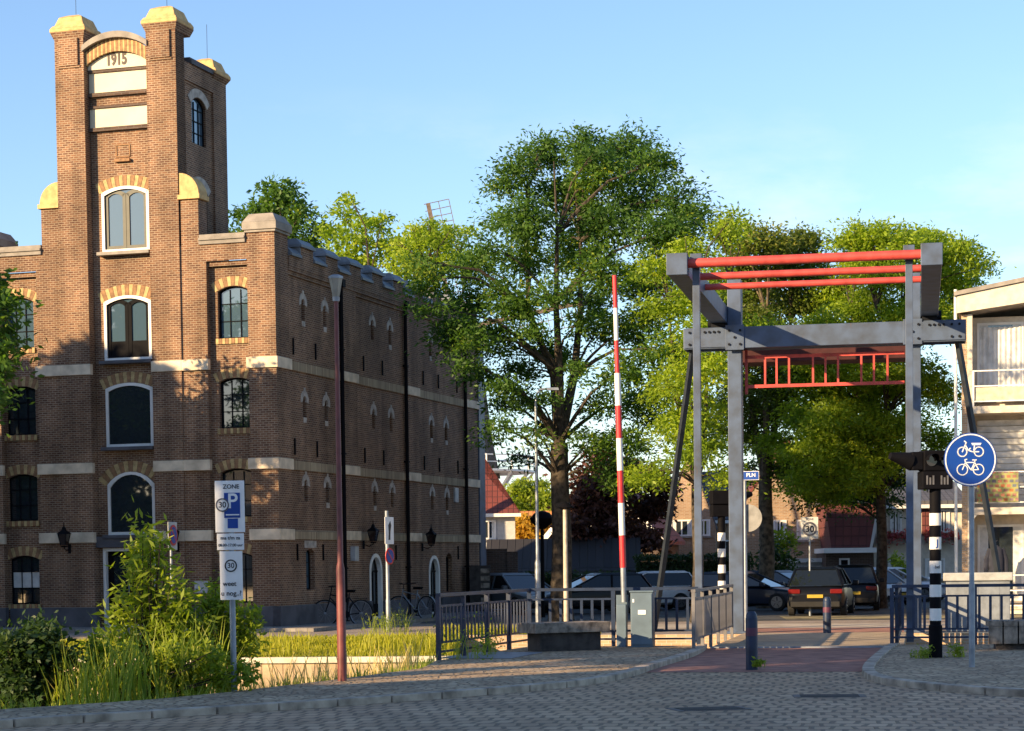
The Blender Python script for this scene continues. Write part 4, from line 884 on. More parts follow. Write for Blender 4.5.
# ------------------------------------------------------------------ bicycles
def bicycle(loc, rz, mat, label, steer=0.):
    r = empty('bicycle', loc, rz, label, 'bicycle', 'bicycles beside the warehouse wall'); Rw = .34
    def wheel(x, ang=0):
        w = MB(); pts = [(Rw * math.cos(2 * math.pi * i / 28), 0, Rw * math.sin(2 * math.pi * i / 28)) for i in range(28)]
        w.tube(pts, .022, 6, closed=True); o = w.build('wheel', RUB, r); o.location = (x, 0, Rw); o.rotation_euler = (0, 0, ang)
        q = MB(); q.tube([tuple(c * .93 for c in p) for p in pts], .012, 5, closed=True)
        for i in range(12): a = math.pi * 2 * i / 12; q.bar((0, 0, 0), (.31 * math.cos(a), 0, .31 * math.sin(a)), .004)
        q.disc((0, 0, 0), .03, (0, 1, 0), .09, 10); q.build('rim', GALV, o)
    wheel(.54, steer); wheel(-.54)
    f = MB()
    for a, b in (((-.1, 0, .3), (-.2, 0, .86)), ((-.1, 0, .3), (.38, 0, .74)), ((-.17, 0, .72), (.36, 0, .82)), ((-.54, 0, Rw), (-.1, 0, .3)), ((-.54, 0, Rw), (-.18, 0, .76))): f.tube([a, b], .018, 6)
    f.tube([(.35, 0, .9), (.42, 0, .62), (.54, 0, Rw)], .016, 6); f.build('frame', mat, r)
    h = MB(); h.tube([(.35, 0, .88), (.33, 0, 1.02)], .014, 6); h.tube([(.12, -.29, 1.05), (.3, -.2, 1.04), (.34, 0, 1.03), (.3, .2, 1.04), (.12, .29, 1.05)], .014, 6); h.build('handlebar', DKSTEEL, r)
    s = MB(); s.frustum((-.34, -.06, -.05, .05), (-.36, -.1, -.09, .09), .88, .95); s.build('saddle', BLK, r, bevel=.015)
    g = MB(); g.box(-.75, -.35, -.06, .06, .72, .735); g.bar((-.7, 0, .72), (-.56, 0, .38), .012); g.build('carrier', DKSTEEL, r)
    m = MB(); P = [(-.54 + .38 * math.cos(R(t)), .34 + .38 * math.sin(R(t))) for t in range(20, 171, 15)]
    for a, b in zip(P, P[1:]): m.add([(a[0], -.03, a[1]), (b[0], -.03, b[1]), (b[0], .03, b[1]), (a[0], .03, a[1])], [(0, 1, 2, 3)])
    m.build('mudguard', mat, r); c = MB(); c.tube([(-.1, -.04, .3), (-.1, -.05, .14)], .01, 5); c.box(-.14, -.06, -.13, -.05, .12, .15); c.disc((-.1, -.03, .3), .09, (0, 1, 0), .01, 14); c.build('crank', DKSTEEL, r)
p = wpt(.75, 2.35); bicycle((p.x, p.y, .02), R(155), DKSTEEL, 'dark bicycle with its front wheel turned out, parked beside the small side window', R(25))
p = wpt(.8, 7.6); bicycle((p.x, p.y, .02), R(140), GALV, 'silver bicycle parked in front of the white arched side door behind the pale sign post', R(20))

# ------------------------------------------------------------------ cars
def car(loc, rz, paint, label, L=4.4, Wd=1.82, H=1.5, kind='hatch', cat='car', group='cars parked across the canal'):
    r = empty('parked_car', loc, rz, label, cat, group); r.scale = (.86, .86, .86); hw = Wd / 2; belt = .92 if H < 1.55 else 1.02
    sec = [(-.5, .42, .70, .80), (-.492, .32, .86, .90), (-.46, .24, belt, .96), (-.36, .2, belt + .02, 1), (-.1, .19, belt, 1), (.14, .19, belt - .02, 1), (.27, .19, belt - .07, .99), (.40, .2, belt - .16, .95), (.47, .26, belt - .27, .87), (.5, .36, belt - .38, .76)]
    b = MB(); n = 14; vs = []
    for x, zb, zt, w in sec:
        for j in range(n):
            t = 2 * math.pi * j / n; c, s = math.cos(t), math.sin(t); e = .38
            vs.append((x * L, hw * w * math.copysign(abs(c) ** e, c), (zb + zt) / 2 + (zt - zb) / 2 * math.copysign(abs(s) ** e, s)))
    fs = []
    for i in range(len(sec) - 1):
        for j in range(n): fs.append((i * n + j, i * n + (j + 1) % n, (i + 1) * n + (j + 1) % n, (i + 1) * n + j))
    fs += [tuple(range(n)), tuple(range((len(sec) - 1) * n, len(sec) * n))]; b.add(vs, fs); b.build('body', paint, r, smooth=True)
    xr, xf, tr, tf = (-.485, .24, -.40, -.02) if kind != 'sedan' else (-.36, .22, -.22, -.02)
    g = MB(); g.frustum((xr * L, xf * L, -hw * .93, hw * .93), (tr * L, tf * L, -hw * .70, hw * .70), belt - .04, H - .07); g.build('glazing', CARGL, r, bevel=.03)
    t = MB(); t.frustum((tr * L - .05, tf * L + .06, -hw * .74, hw * .74), (tr * L + .12, tf * L - .16, -hw * .60, hw * .60), H - .085, H); 
    for sy in (-1, 1):
        for (xb, xt) in ((xr, tr), (xf, tf), (-.12, -.14)):
            t.bar((xb * L + (.03 if xb == xr else -.02), sy * hw * .935, belt - .02), (xt * L, sy * hw * .715, H - .06), .075, .05)
        t.bar((xr * L, sy * hw * .93, belt - .01), (xf * L, sy * hw * .93, belt - .01), .05, .04)
    t.build('roof', paint, r, bevel=.02)
    bm = MB(); bm.box(-.503 * L, -.46 * L, -hw * .84, hw * .84, .3, .48); bm.build('rear_bumper', RUB, r, bevel=.02); bm = MB(); bm.box(.46 * L, .503 * L, -hw * .72, hw * .72, .26, .42); bm.build('front_bumper', RUB, r, bevel=.02)
    for x in (-.31, .30):
        for sy in (-1, 1):
            w = MB(); w.disc((x * L, sy * (hw - .1), .33), .33, (0, 1, 0), .21, 20); o = w.build('wheel', RUB, r, bevel=.02)
            q = MB(); q.disc((x * L, sy * (hw + .002), .33), .22, (0, 1, 0), .03, 18)
            q.build('rim', RIM, o); k = MB()
            for i in range(5): a = 2 * math.pi * i / 5; k.bar((x * L + .06 * math.cos(a), sy * (hw + .02), .33 + .06 * math.sin(a)), (x * L + .19 * math.cos(a + .25), sy * (hw + .02), .33 + .19 * math.sin(a + .25)), .035, .012)
            k.build('spokes', DKSTEEL, o)
    for sy in (-1, 1):
        l = MB(); l.box(-.505 * L, -.445 * L, sy * hw * .72 - .2, sy * hw * .72 + .2, .74, .89); l.build('tail_lamp', TAIL, r, bevel=.025)
        l = MB(); l.box(.44 * L, .492 * L, sy * hw * .66 - .16, sy * hw * .66 + .16, belt - .36, belt - .22); l.build('headlight', HEADL, r, bevel=.03)
        mm = MB(); mm.box(.16 * L, .2 * L, sy * (hw + .02), sy * (hw + .2), belt - .02, belt + .13); mm.build('mirror', paint, r, bevel=.02)
    for x0, x1 in ((-.509, -.5045), (.5045, .509)):
        pl = MB(); z = .60 if x0 < 0 else .40; pl.box(x0 * L, x1 * L, -.26, .26, z, z + .11); pl.build('number_plate', PLATE, r)
    ex = MB(); ex.box(.495 * L, .5035 * L, -.4, .4, .46, .56); ex.build('grille', BLK, r)
    return r
def cpx(px, Y): return (gx(px, Y), Y, .004)
car(cpx(519, 67), R(-62), CGRY, 'dark grey car facing out beside the brick gate pier at the warehouse corner')
car(cpx(590, 66), R(198), CBLK, 'black car seen from the side behind the left railing and the big tree trunk', H=1.47)
car(cpx(640, 69.5), R(192), CWHT, 'white estate car right of the raised boom barrier, behind the railing', H=1.5)
car(cpx(752, 67), R(-28), CNAVY, 'black car with its side windows towards us, left of the dark rear-facing car', H=1.45)
car(cpx(788, 73), R(-40), CBLK, 'black car mostly hidden behind the first black car by the tree trunk', H=1.45)
bm = car(cpx(822, 61.5), R(76), CBLK, 'black estate car seen from the rear with red lamps and a yellow number plate', H=1.62, Wd=1.92, L=4.6)
car(cpx(854, 66.5), R(80), CBLK, 'tall black people carrier parked right of the rear-facing black estate car', H=1.66, L=4.3)
car(cpx(874, 73), R(-70), CWHT, 'white car facing us left of the thin dark tree trunk', H=1.5)
car(cpx(902, 78), R(-30), CWHT, 'white car behind the right portal post and thin dark tree trunk', H=1.5)

# ------------------------------------------------------------------ houses
def hwin(parent, x0, x1, z0, z1, y=-.0, split=2, mat=None):
    mat = mat or WHITE; m = MB(); fn = lambda s, z, d: (s, y - d, z)
    for a, b in ((x0, x0 + .07), (x1 - .07, x1)): fbox(m, fn, a, b, z0, z1, -.05, .04)
    fbox(m, fn, x0 + .07, x1 - .07, z0, z0 + .07, -.05, .04); fbox(m, fn, x0 + .07, x1 - .07, z1 - .07, z1, -.05, .04)
    for i in range(1, split): x = x0 + (x1 - x0) * i / split; fbox(m, fn, x - .03, x + .03, z0 + .07, z1 - .07, -.04, .03)
    o = m.build('window', mat, parent); q = MB(); fbox(q, fn, x0 + .05, x1 - .05, z0 + .05, z1 - .05, .003, .008); q.build('pane', GLASS, o)
    q = MB(); fbox(q, fn, x0 - .08, x1 + .08, z0 - .08, z0 - .003, -.03, .1); q.build('sill', COPE, o)
    q = MB(); fbox(q, fn, x0 + .07, x0 + .07 + (x1 - x0) * .18, z0 + .07, z1 - .07, .0085, .011); fbox(q, fn, x1 - .07 - (x1 - x0) * .18, x1 - .07, z0 + .07, z1 - .07, .0085, .011); q.build('curtain', CURT, o)
    return o
def house(label, loc, rz, w, d, eave, ridge, wm, rm, gable=True, wins=(), verge=None, ov=.25, chim=None, cat='house', hip=0., door=None):
    r = empty(cat, loc, rz, label, cat, 'houses across the canal' if cat == 'house' else None); b = MB()
    x0, x1 = -w / 2, w / 2
    if gable: b.prism([(x0, 0), (x1, 0), (x1, eave), (0, ridge - .12), (x0, eave)], FF, 0, -d)
    elif hip: b.box(x0, x1, 0, d, 0, eave)
    else: b.prism([(0, 0), (d, 0), (d, eave), (d / 2, ridge - .12), (0, eave)], lambda p, q, e: (e, p, q), x0, x1)
    b.build('wall', wm, r); s = MB(); sl = (ridge - eave) / (w / 2 if gable else d / 2); t = .16
    if hip: s.frustum((x0 - ov, x1 + ov, -ov, d + ov), (x0 + hip, x1 - hip, d / 2 - .05, d / 2 + .05), eave - .05, ridge)
    elif gable:
        for sg in (-1, 1):
            e = w / 2 + ov; s.prism([(0, ridge), (sg * e, ridge - sl * e), (sg * e, ridge - sl * e + t), (0, ridge + t)], FF, ov, -d - ov)
    else:
        for sg in (0, 1):
            P = [(d / 2, ridge), ((-ov if sg == 0 else d + ov), ridge - sl * (d / 2 + ov))]; P += [(P[1][0], P[1][1] + t), (d / 2, ridge + t)]
            s.prism(P, lambda p, q, e: (e, p, q), x0 - ov, x1 + ov)
    ro = s.build('roof', rm, r)
    if verge:
        v = MB(); e = w / 2 + ov + .02
        for sg in (-1, 1): v.prism([(0, ridge - .12), (sg * e, ridge - sl * e - .12), (sg * e, ridge - sl * e + t + .05), (0, ridge + t + .05)], FF, ov + .003, ov + .06)
        v.build('verge_board', verge, r)
    else:
        v = MB(); v.box(x0 - ov, x1 + ov, -ov - .1, -ov - .003, eave - .2, eave - .06) if not gable else None
        if not gable: v.build('gutter', WHITE, r)
    if chim:
        c = MB(); c.box(chim[0] - .3, chim[0] + .3, chim[1] - .3, chim[1] + .3, chim[2], chim[3]); c.box(chim[0] - .35, chim[0] + .35, chim[1] - .35, chim[1] + .35, chim[3] + .001, chim[3] + .1); c.build('chimney', BRD, ro)
    for q in wins: hwin(r, *q)
    if door: m = MB(); m.box(door[0], door[1], -.05, -.003, 0, 2.05); o = m.build('door', WHITE, r); m = MB(); m.box(door[0] + .1, door[1] - .1, -.07, -.0505, .1, 1.95); m.build('door_leaf', BLK, o)
    return r
WW = plain('white_render', (.46, .46, .45), .8, var=.06); CRW = plain('cream_render', (.60, .535, .44), .8, var=.08)
Y = 88; X = lambda p, Y=88: gx(p, Y)
h = house('white rendered house with a red hipped tile roof at the far corner of the warehouse', ((X(440) + X(516)) / 2, Y, 0), 0, X(516) - X(440), 6, 3.75, 6.2, WW, TILER, False, [(X(482) - (X(440) + X(516)) / 2, X(497) - (X(440) + X(516)) / 2, 2.62, 3.42)], hip=1.9)
s = MB(); s.box(-1.6, 1.6, -.04, -.003, 0, 2.25); s.build('brick_base', BRD, h)
Y = 106; h = house('low house with a bright orange tiled roof behind the golden hedge', (X(543, Y), Y, 0), 0, X(579, Y) - X(506, Y), 6, 2.1, 4.15, WW, TILEO, False, ov=.1)
Y = 77; h = house('low dark shed with a ribbed black roof behind the parked cars', (X(563, Y), Y, 0), R(-3), X(636, Y) - X(488, Y), 3.2, 1.25, 2.35, BRD, TILED, False, ov=.15, cat='shed')
Y = 88; h = house('brown brick house with a white verge board and red roof right of the copper beech', (X(603, Y), Y, 0), R(-14), 4.8, 5, 2.6, 5.3, BRD, TILER, True, [(1.0, 1.5, 2.0, 2.8), (-.6, .3, 2.6, 3.5)], verge=WHITE)
Y = 96; h = house('tan gabled house behind the left stay strut and hanger rod', (X(690, Y), Y, 0), R(-6), X(716, Y) - X(664, Y), 9, 3.2, 6.6, BR2, TILEG, True, [(-.85, .15, 2.75, 3.5), (.35, .95, 2.75, 3.5)], ov=.05)
Y = 101; h = house('brick house with a dark grey roof partly behind the left portal post', (X(730, Y), Y, 0), 0, 3.6, 8, 3.6, 5.9, BR2, TILEG, False, [(-.4, .4, 1.6, 2.6)])
Y = 85; w = X(834, Y) - X(742, Y); h = house('tan brick gabled house with white windows and a pale garage behind the cars', (X(788, Y), Y, 0), R(-4), w, 9, 3.75, 6.4, BR2, TILER, True, [(X(774, Y) - X(788, Y), X(787, Y) - X(788, Y), 2.4, 3.22), (X(797, Y) - X(788, Y), X(813, Y) - X(788, Y), 2.4, 3.22)], ov=.02)
s = MB(); s.box(-.3, 1.55, -2.2, -.01, 0, 1.5); s.build('garage', WW, h); s = MB(); s.box(-.4, 1.62, -2.3, -.012, 1.501, 1.66); s.build('garage_roof', WHITE, h)
Y = 81; c = X(851, Y); r = empty('house', (c, Y, 0), R(-3), 'house with a flaring maroon tile-hung upper floor over a white fascia and dark brick', 'house', 'houses across the canal')
s = MB(); s.box(-.95, .85, 0, 7, 0, 1.85); s.build('wall', BRD, r); s = MB(); s.frustum((-.75, .72, -.05, 6.8), (-1.0, 1.0, -.3, 7.2), 2.05, 3.75); s.build('tile_hung_floor', TILEM, r)
s = MB(); s.box(-1.05, .95, -.35, 7.1, 1.851, 2.04); s.build('fascia', WHITE, r); s = MB(); s.frustum((-1.05, 1.05, -.35, 7.2), (-.8, .8, .8, 6), 3.751, 4.3); s.build('roof', TILEG, r); s = MB(); s.frustum((-.6, .6, -.12, .3), (-.5, .5, .5, .6), 3.95, 4.25); s.build('skylight', GLASSB, r)
s = MB(); s.box(-.45, -.05, -.06, -.003, 0, 1.65); o = s.build('door', WHITE, r); s = MB(); s.box(-.38, -.12, -.075, -.0605, .05, 1.58); s.build('door_leaf', BLK, o)
Y = 82; c = X(918, Y); w = X(962, Y) - X(874, Y); h = house('cream terraced house with flower boxes and a maroon panel behind the right portal post', (c, Y, 0), 0, w, 8, 3.75, 4.9, CRW, TILEG, False, [(X(890, Y) - c, X(902, Y) - c, 2.6, 3.5), (X(938, Y) - c, X(950, Y) - c, 2.6, 3.5), (X(888, Y) - c, X(899, Y) - c, .8, 1.6), (X(925, Y) - c, X(945, Y) - c, .8, 1.6)])
s = MB(); s.box(X(922, Y) - c, X(937, Y) - c, -.06, -.003, 2.5, 3.6); s.build('maroon_panel', TILEM, h)
s = MB(); s.bar((X(880, Y) - c, -.35, 4.0), (X(868, Y) - c, -.35, 1.9), .18, .14); s.build('sloping_fascia', WHITE, h)
# apartment block on the right
Y = 60; AX = lambda p: gx(p, Y); ax0 = AX(962)
ap = empty('apartment_block', (ax0, Y, 0), R(-13.5), 'sunlit cream apartment block with recessed balconies at the right edge', 'apartment block')
s = MB(); s.box(0, .16, 0, 9, 0, 8.5); s.box(3.9, 4.2, -.02, 9, 0, 8.5); s.box(7.8, 8.1, 0, 9, 0, 8.5); s.build('brick_wall', BRO, ap); s = MB(); s.box(.161, .30, -.01, 9, 0, 8.495); s.build('corner_pillar', CRW, ap)
s = MB(); s.box(.301, 7.79, .9, 8.9, .0, 8.49); s.build('back_wall', CRW, ap)
s = MB(); sl = .17; P = [(-.12, 8.52), (8.2, 8.52 + 8.32 * .12), (8.2, 9.0 + 8.32 * sl), (-.12, 9.0)]; s.prism(P, FF, .25, .15); s.build('fascia', CRW, ap)
s = MB(); s.prism([(-.2, 9.001), (8.3, 9.001 + 8.5 * sl), (8.3, 9.12 + 8.5 * sl), (-.2, 9.12)], FF, .32, -9.2); s.prism([(-.1, 8.53), (8.1, 8.53 + 8.2 * .12), (8.1, 8.7 + 8.2 * sl), (-.1, 8.7)], FF, .148, -9); s.build('roof', COPE, ap)
for z in (5.88, 3.02, .1):
    s = MB(); s.box(.302, 7.79, -.25, .89, z - .2, z); s.build('balcony_slab', CRW, ap)
    rl = MB()
    for zz in (.12, .55, .98): rl.box(.31, 7.78, -.22, -.19, z + zz, z + zz + .035)
    rl.build('balcony_rail', WHITE, ap)
    for k in range(6):
        x = .33 + k * 1.48; s = MB(); s.box(x - .025, x + .025, -.23, -.18, z, z + 1.0); s.build('rail_post', WHITE, ap)
    s = MB(); s.box(.36, 2.6, -.17, -.15, z + .14, z + .53)
    if z > 5: s.build('rail_panel', plain('pale_mesh_panel', (.55, .48, .36), .8), ap)
    for (wa, wb) in ((.42, 1.72), (2.0, 3.6)):
        if z > 3.2 or z < 1: m = hwin(ap, wa, wb, z + .25, z + 2.45, .89, 1)
    if 2 < z < 4:
        b = MB()
        for k in range(13): b.add([(.42, 0.86, z + .2 + k * .18), (3.6, 0.86, z + .2 + k * .18), (3.6, 0.80, z + .36 + k * .18), (.42, 0.80, z + .36 + k * .18)], [(0, 1, 2, 3)])
        b.build('blind', CURT, ap)
cu = MB()
for k in range(40):
    x = .5 + k * .03; cu.add([(x, 0.845 + .02 * math.sin(k * 1.3), 6.2), (x + .03, 0.845 + .02 * math.sin((k + 1) * 1.3), 6.2), (x + .03, 0.845 + .02 * math.sin((k + 1) * 1.3), 8.2), (x, 0.845 + .02 * math.sin(k * 1.3), 8.2)], [(0, 1, 2, 3)])
cu.build('net_curtain', CURT, ap)
s = MB(); s.tube([(-.16, -.1, 0), (-.16, -.1, 9.2)], .045, 8); s.tube([(.2, -.12, 2.6), (.42, -.2, 2.85)], .04, 6); s.build('downpipe', WHITE, ap)
s = MB(); s.box(2.2, 2.7, 4, 4.5, 9.7, 10.5); s.build('chimney', BRD, ap)
aM = Matrix.Translation(Vector((ax0, Y, 0))) @ Matrix.Rotation(R(-13.5), 4, 'Z')
q = MB(); q.box(0, 1.15, -.01, .01, 0, .85); q = q.build('blanket', QUILT); q.location = aM @ Vector((.42, -.26, 3.17)); q.rotation_euler = (0, 0, R(-13.5)); tag(q, 'colourful patterned blanket hung over the middle balcony rail of the apartment block', 'blanket')
q = MB(); q.lathe([(.05, 1.0), (.09, .96), (.2, .88), (.23, .6), (.22, .3), (.25, 0)], n=12)
q.tube([(-.16, 0, .9), (-.27, 0, .6), (-.29, 0, .22)], [.08, .075, .06], 8); q.tube([(.16, 0, .9), (.27, 0, .6), (.29, 0, .22)], [.08, .075, .06], 8); q.tube([(0, 0, 1.0), (0, 0, 1.1), (.04, 0, 1.14)], .012, 5)
q = q.build('hanging_coat', CLOTH, smooth=True); q.location = aM @ Vector((.95, -.1, .95)); q.scale = (1, .5, 1); tag(q, 'dark navy coat hung up on the ground floor balcony of the apartment block', 'coat')
# windmill
Y = 150; mx0 = gx(459, Y); mm = empty('windmill', (mx0, Y + 3, 0), 0, 'dark thatched stage windmill behind the warehouse with its lattice sails and white gallery', 'windmill')
zg = 8.6; s = MB(); s.lathe([(3.4, 0), (3.1, zg - .8)], n=8, start=R(22.5)); s.build('brick_base', WW, mm); s = MB(); s.lathe([(3.3, zg - .79), (2.75, zg + 1.8), (1.8, 17.5)], n=8, start=R(22.5)); s.build('tower', plain('thatch', (.09, .08, .07), .95, var=.25, bump=.6), mm)
s = MB(); s.lathe([(2.86, zg - .5), (5.6, zg - .45), (5.6, zg - .3), (2.86, zg - .3)], n=16); s.build('gallery', WHITE, mm)
s = MB()
for k in range(16):
    a, b = 2 * math.pi * k / 16, 2 * math.pi * (k + 1) / 16; A = lambda a, z: (5.5 * math.cos(a), 5.5 * math.sin(a), z)
    s.bar(A(a, zg - .3), A(a, zg + .7), .1); s.bar(A(a, zg + .7), A(b, zg + .7), .09); s.bar(A(a, zg + .2), A(b, zg + .2), .07); s.bar(A(a, zg - .4), (3.0 * math.cos(a), 3.0 * math.sin(a), zg - 3.2), .14)
s.build('gallery_rail', WHITE, mm); s = MB(); s.lathe([(1.9, 17.5), (1.95, 18.3), (1.3, 19.6), (.2, 20.4)], n=10); s.build('cap', plain('mill_cap', (.10, .08, .06), .9), mm, smooth=True)
hub = Vector((0, -3, 18.2)); tilt = R(11.5)
for k in range(4):
    a = tilt + k * math.pi / 2; d = Vector((-math.sin(a), 0, math.cos(a))); n = Vector((d.z, 0, -d.x)); s = MB(); s.bar(hub, hub + d * 9.1, .42, .3)
    for j in range(16): q = hub + d * (1.6 + .5 * j); s.bar(q - n * .3, q + n * 1.5, .045)
    for e in (.75, 1.5): s.bar(hub + d * 1.6 + n * e, hub + d * 9.1 + n * e, .05)
    s.build('sail', plain('sail_wood', (.13, .10, .08), .8, var=.2), mm)
# boundary wall and gate pier beside the warehouse
p0 = Vector((gx(478, 71), 71, 0)); w_ = MB(); w_.box(0, 1.0, -.12, .12, 0, 2.1); w_.box(1.0, 1.36, -.2, .2, 0, 2.0); o = w_.build('garden_wall', BRD); o.location = p0; tag(o, 'dark wall ending in a brick gate pier between the warehouse and the grey car', 'wall')
r = empty('cabinet_row', (gx(478, 67), 67, 0), 0, 'dark slatted bin enclosure at the far corner of the warehouse', 'bin enclosure')
s = MB(); s.box(-.25, .4, -.3, .3, 0, 1.55); s.build('body', BLOCKD, r); s = MB()
for k in range(6): s.box(.1, .38, -.32, -.305, .15 + k * .23, .3 + k * .23)
s.build('slats', WOOD, r)
# ------------------------------------------------------------------ foliage
def leaf_mesh(name, C, D, L, Wd, mat, parent=None, up=.12, tw=None):
    """C: leaf centres (n,3); D: long-axis direction hints (n,3)"""
    n = len(C); N = rng.normal(size=(n, 3)); N[:, 2] = np.abs(N[:, 2]) + up; N /= np.linalg.norm(N, axis=1, keepdims=True)
    D = D - N * np.sum(D * N, axis=1, keepdims=True); D /= np.maximum(np.linalg.norm(D, axis=1, keepdims=True), 1e-6); T = np.cross(N, D)
    s = rng.uniform(.7, 1.25, (n, 1)); a = D * L * s / 2; b = T * Wd * s / 2
    V = np.stack([C - a, C - a * .1 + b, C + a, C - a * .1 - b], 1).reshape(-1, 3).astype(np.float32)
    me = bpy.data.meshes.new(name); me.vertices.add(4 * n); me.vertices.foreach_set('co', V.ravel())
    me.loops.add(4 * n); me.loops.foreach_set('vertex_index', np.arange(4 * n, dtype=np.int32)); me.polygons.add(n)
    me.polygons.foreach_set('loop_start', np.arange(0, 4 * n, 4, dtype=np.int32)); me.polygons.foreach_set('loop_total', np.full(n, 4, dtype=np.int32)); me.update(calc_edges=True)
    ta = me.attributes.new('twig', 'FLOAT', 'POINT'); ta.data.foreach_set('value', np.repeat(tw if tw is not None else rng.random(n), 4).astype(np.float32))
    me.materials.append(mat); o = bpy.data.objects.new(name, me); COL.objects.link(o)
    if parent: o.parent = parent
    return o
def leaves_in(clumps, per, spray=26, srad=.42, flat=.45, droop=.25):
    C = []; D = []; TW = []
    for (x, y, z, r) in clumps:
        ns = max(3, int(per * r * r)); base = rng.normal() * .16
        d = rng.normal(size=(ns, 3)); d /= np.linalg.norm(d, axis=1, keepdims=True); rad = r * rng.uniform(.25, 1.0, (ns, 1)) ** .55
        far = rng.random((ns, 1)) < .12; rad = np.where(far, rad * 1.3, rad)
        S = np.array([x, y, z]) + d * rad * np.array([1, 1, .82])
        for k in range(ns):
            m = int(spray * rng.uniform(.4, 1.7)); sc = srad * rng.uniform(.65, 1.35); q = rng.normal(size=(m, 3)) * sc * np.array([.6, .6, .6 * flat]); out = d[k] * np.array([1, 1, .3])
            rr = np.linalg.norm(q[:, :2], axis=1); q[:, 2] -= droop * rr * rng.uniform(.4, 2.0)
            C.append(S[k] + q); D.append(q * .8 + out * .4 + rng.normal(size=(m, 3)) * .25); TW.append(np.full(m, np.clip(.45 + base + rng.normal() * .26, 0, 1)))
    return np.concatenate(C), np.concatenate(D), np.concatenate(TW)
def tree(label, base, fork, tr, clumps, lmat, bark=BARK, per=26, dens=2.4, leaf=(.2, .085), spray=26, srad=.45, group='trees along the far bank', cat='tree', limbs=None, name='tree', lean=(0, 0), trunkpts=None, twig=2):
    bx_, by_ = base; r = empty(name, (bx_, by_, 0), 0, label, cat, group); O = Vector((bx_, by_, 0))
    cl = [(x - bx_, y - by_, z, rr) for x, y, z, rr in clumps]; t = MB()
    F = Vector((lean[0], lean[1], fork)); top = max(c[2] for c in cl)
    P = [Vector((0, 0, -.1)), Vector((lean[0] * .15, lean[1] * .15, fork * .12)), Vector((lean[0] * .4 + .05, lean[1] * .4, fork * .45)), Vector((lean[0] * .75, lean[1] * .75, fork * .8)), F]
    t.tube(P, [tr * 1.45, tr * 1.1, tr, tr * .92, tr * .88], 12)
    # leaders
    cx = sum(c[0] for c in cl) / len(cl); nl = 3; leaders = []
    for k in range(nl):
        a = 2 * math.pi * k / nl + .5; q = [F]
        for j in range(1, 5):
            f = j / 4; q.append(F + Vector(((cx - F.x) * f + math.cos(a) * (top - fork) * .16 * f + rng.normal() * .12, math.sin(a) * (top - fork) * .16 * f + rng.normal() * .12, (top - fork) * .88 * f)))
        leaders.append(q); t.tube(q, [tr * .6, tr * .42, tr * .28, tr * .16, tr * .06], 8)
    nodes = [p for q in leaders for p in q[:-1]] + [P[3]]
    for (x, y, z, rr) in cl:
        c = Vector((x, y, z)); best = min(nodes, key=lambda p: (p - c).length + 1.2 * max(0, p.z - c.z + .25 * (Vector((x, y, 0)) - Vector((p.x, p.y, 0))).length) * 1.5)
        mid = best.lerp(c, .5) + Vector((rng.normal() * .15, rng.normal() * .15, .12 * (c - best).length)); rad = min(tr * .26, .022 + .014 * (c - best).length)
        t.tube([best, best.lerp(mid, .5) + Vector((0, 0, .05)), mid, c], [rad, rad * .8, rad * .55, rad * .18], 6)
        for k in range(twig):
            d = Vector(rng.normal(size=3)); d.normalize(); t.tube([mid.lerp(c, .4), c.lerp(mid, .2) + d * rr * .35, c + d * rr * .85], [rad * .4, rad * .22, .006], 5)
    t.build('trunk', bark, r, smooth=True)
    C, D, TW = leaves_in(cl, per * dens, spray, srad); leaf_mesh('crown', C, D, leaf[0], leaf[1], lmat, r, tw=TW)
    return r
def pxc(L, Y, dep, extra=0, sc=1.):
    out = []; k = Y / FPX
    for (x, y, r) in L:
        YY = Y + rng.uniform(-dep, dep); p = at(x, y, YY); out.append((p.x, p.y, p.z, r * YY / FPX * sc))
        for e in range(extra):
            YY = Y + rng.uniform(-dep, dep); p = at(x + rng.normal() * r * .3, y + rng.normal() * r * .3, YY); out.append((p.x, p.y, p.z, r * YY / FPX * .85 * sc))
    return out
T1 = [(545,152,20),(585,147,22),(625,152,26),(655,162,20),(520,167,20),(503,180,12),(600,172,28),(640,192,28),(680,197,22),(560,192,30),(694,217,16),(530,217,26),(500,214,12),(610,217,32),(660,232,30),(575,247,28),(522,255,22),(492,245,14),
 (475,265,22),(430,275,20),(470,300,24),(510,295,22),(432,305,14),(457,330,20),(497,340,24),(485,378,15),(500,405,12),(522,372,17),(492,430,9),
 (555,290,18),(610,277,24),(650,277,26),(640,322,28),(598,330,18),(668,350,28),(622,370,22),(650,402,26),(600,402,18),(630,440,22),(588,442,16),(575,372,12),(532,330,12),(536,432,10),(512,455,9),(616,470,18),(545,395,8)]
T1x = [(540,350,16),(520,395,14),(500,425,10),(548,425,10),(535,455,9),(505,385,12),(585,300,16),(600,255,18),(470,335,16),(462,360,12),(415,262,12),(545,142,11),(580,140,11),(622,145,11),(596,150,12),(520,310,16),(580,320,16),(560,355,14)]
tree('tall feathery green tree with a thick dark trunk between the warehouse and the raised barrier', (gx(561, 58), 58), 4.9, .27, pxc(T1 + T1x, 58, 2.4, 0, .97), L_ASH, per=30, dens=1.85, leaf=(.145, .055), spray=84, srad=.46)
T1b = [(690,255,20),(660,265,16),(690,300,22),(660,300,14),(705,330,20),(690,370,24),(668,385,16),(700,405,22),(672,425,20),(690,450,16),(655,470,14),(715,360,18),(640,470,12),(735,215,14),(722,235,16),(715,280,16),(760,330,18),(712,440,16),(728,470,14)]
tree('bright yellow-green tree behind the left lifting arm and hanger rod', (gx(697, 55), 55), 3.6, .14, pxc(T1b, 55, 1.6, 1), L_YEL, per=28, dens=1.9, leaf=(.135, .055), spray=64)
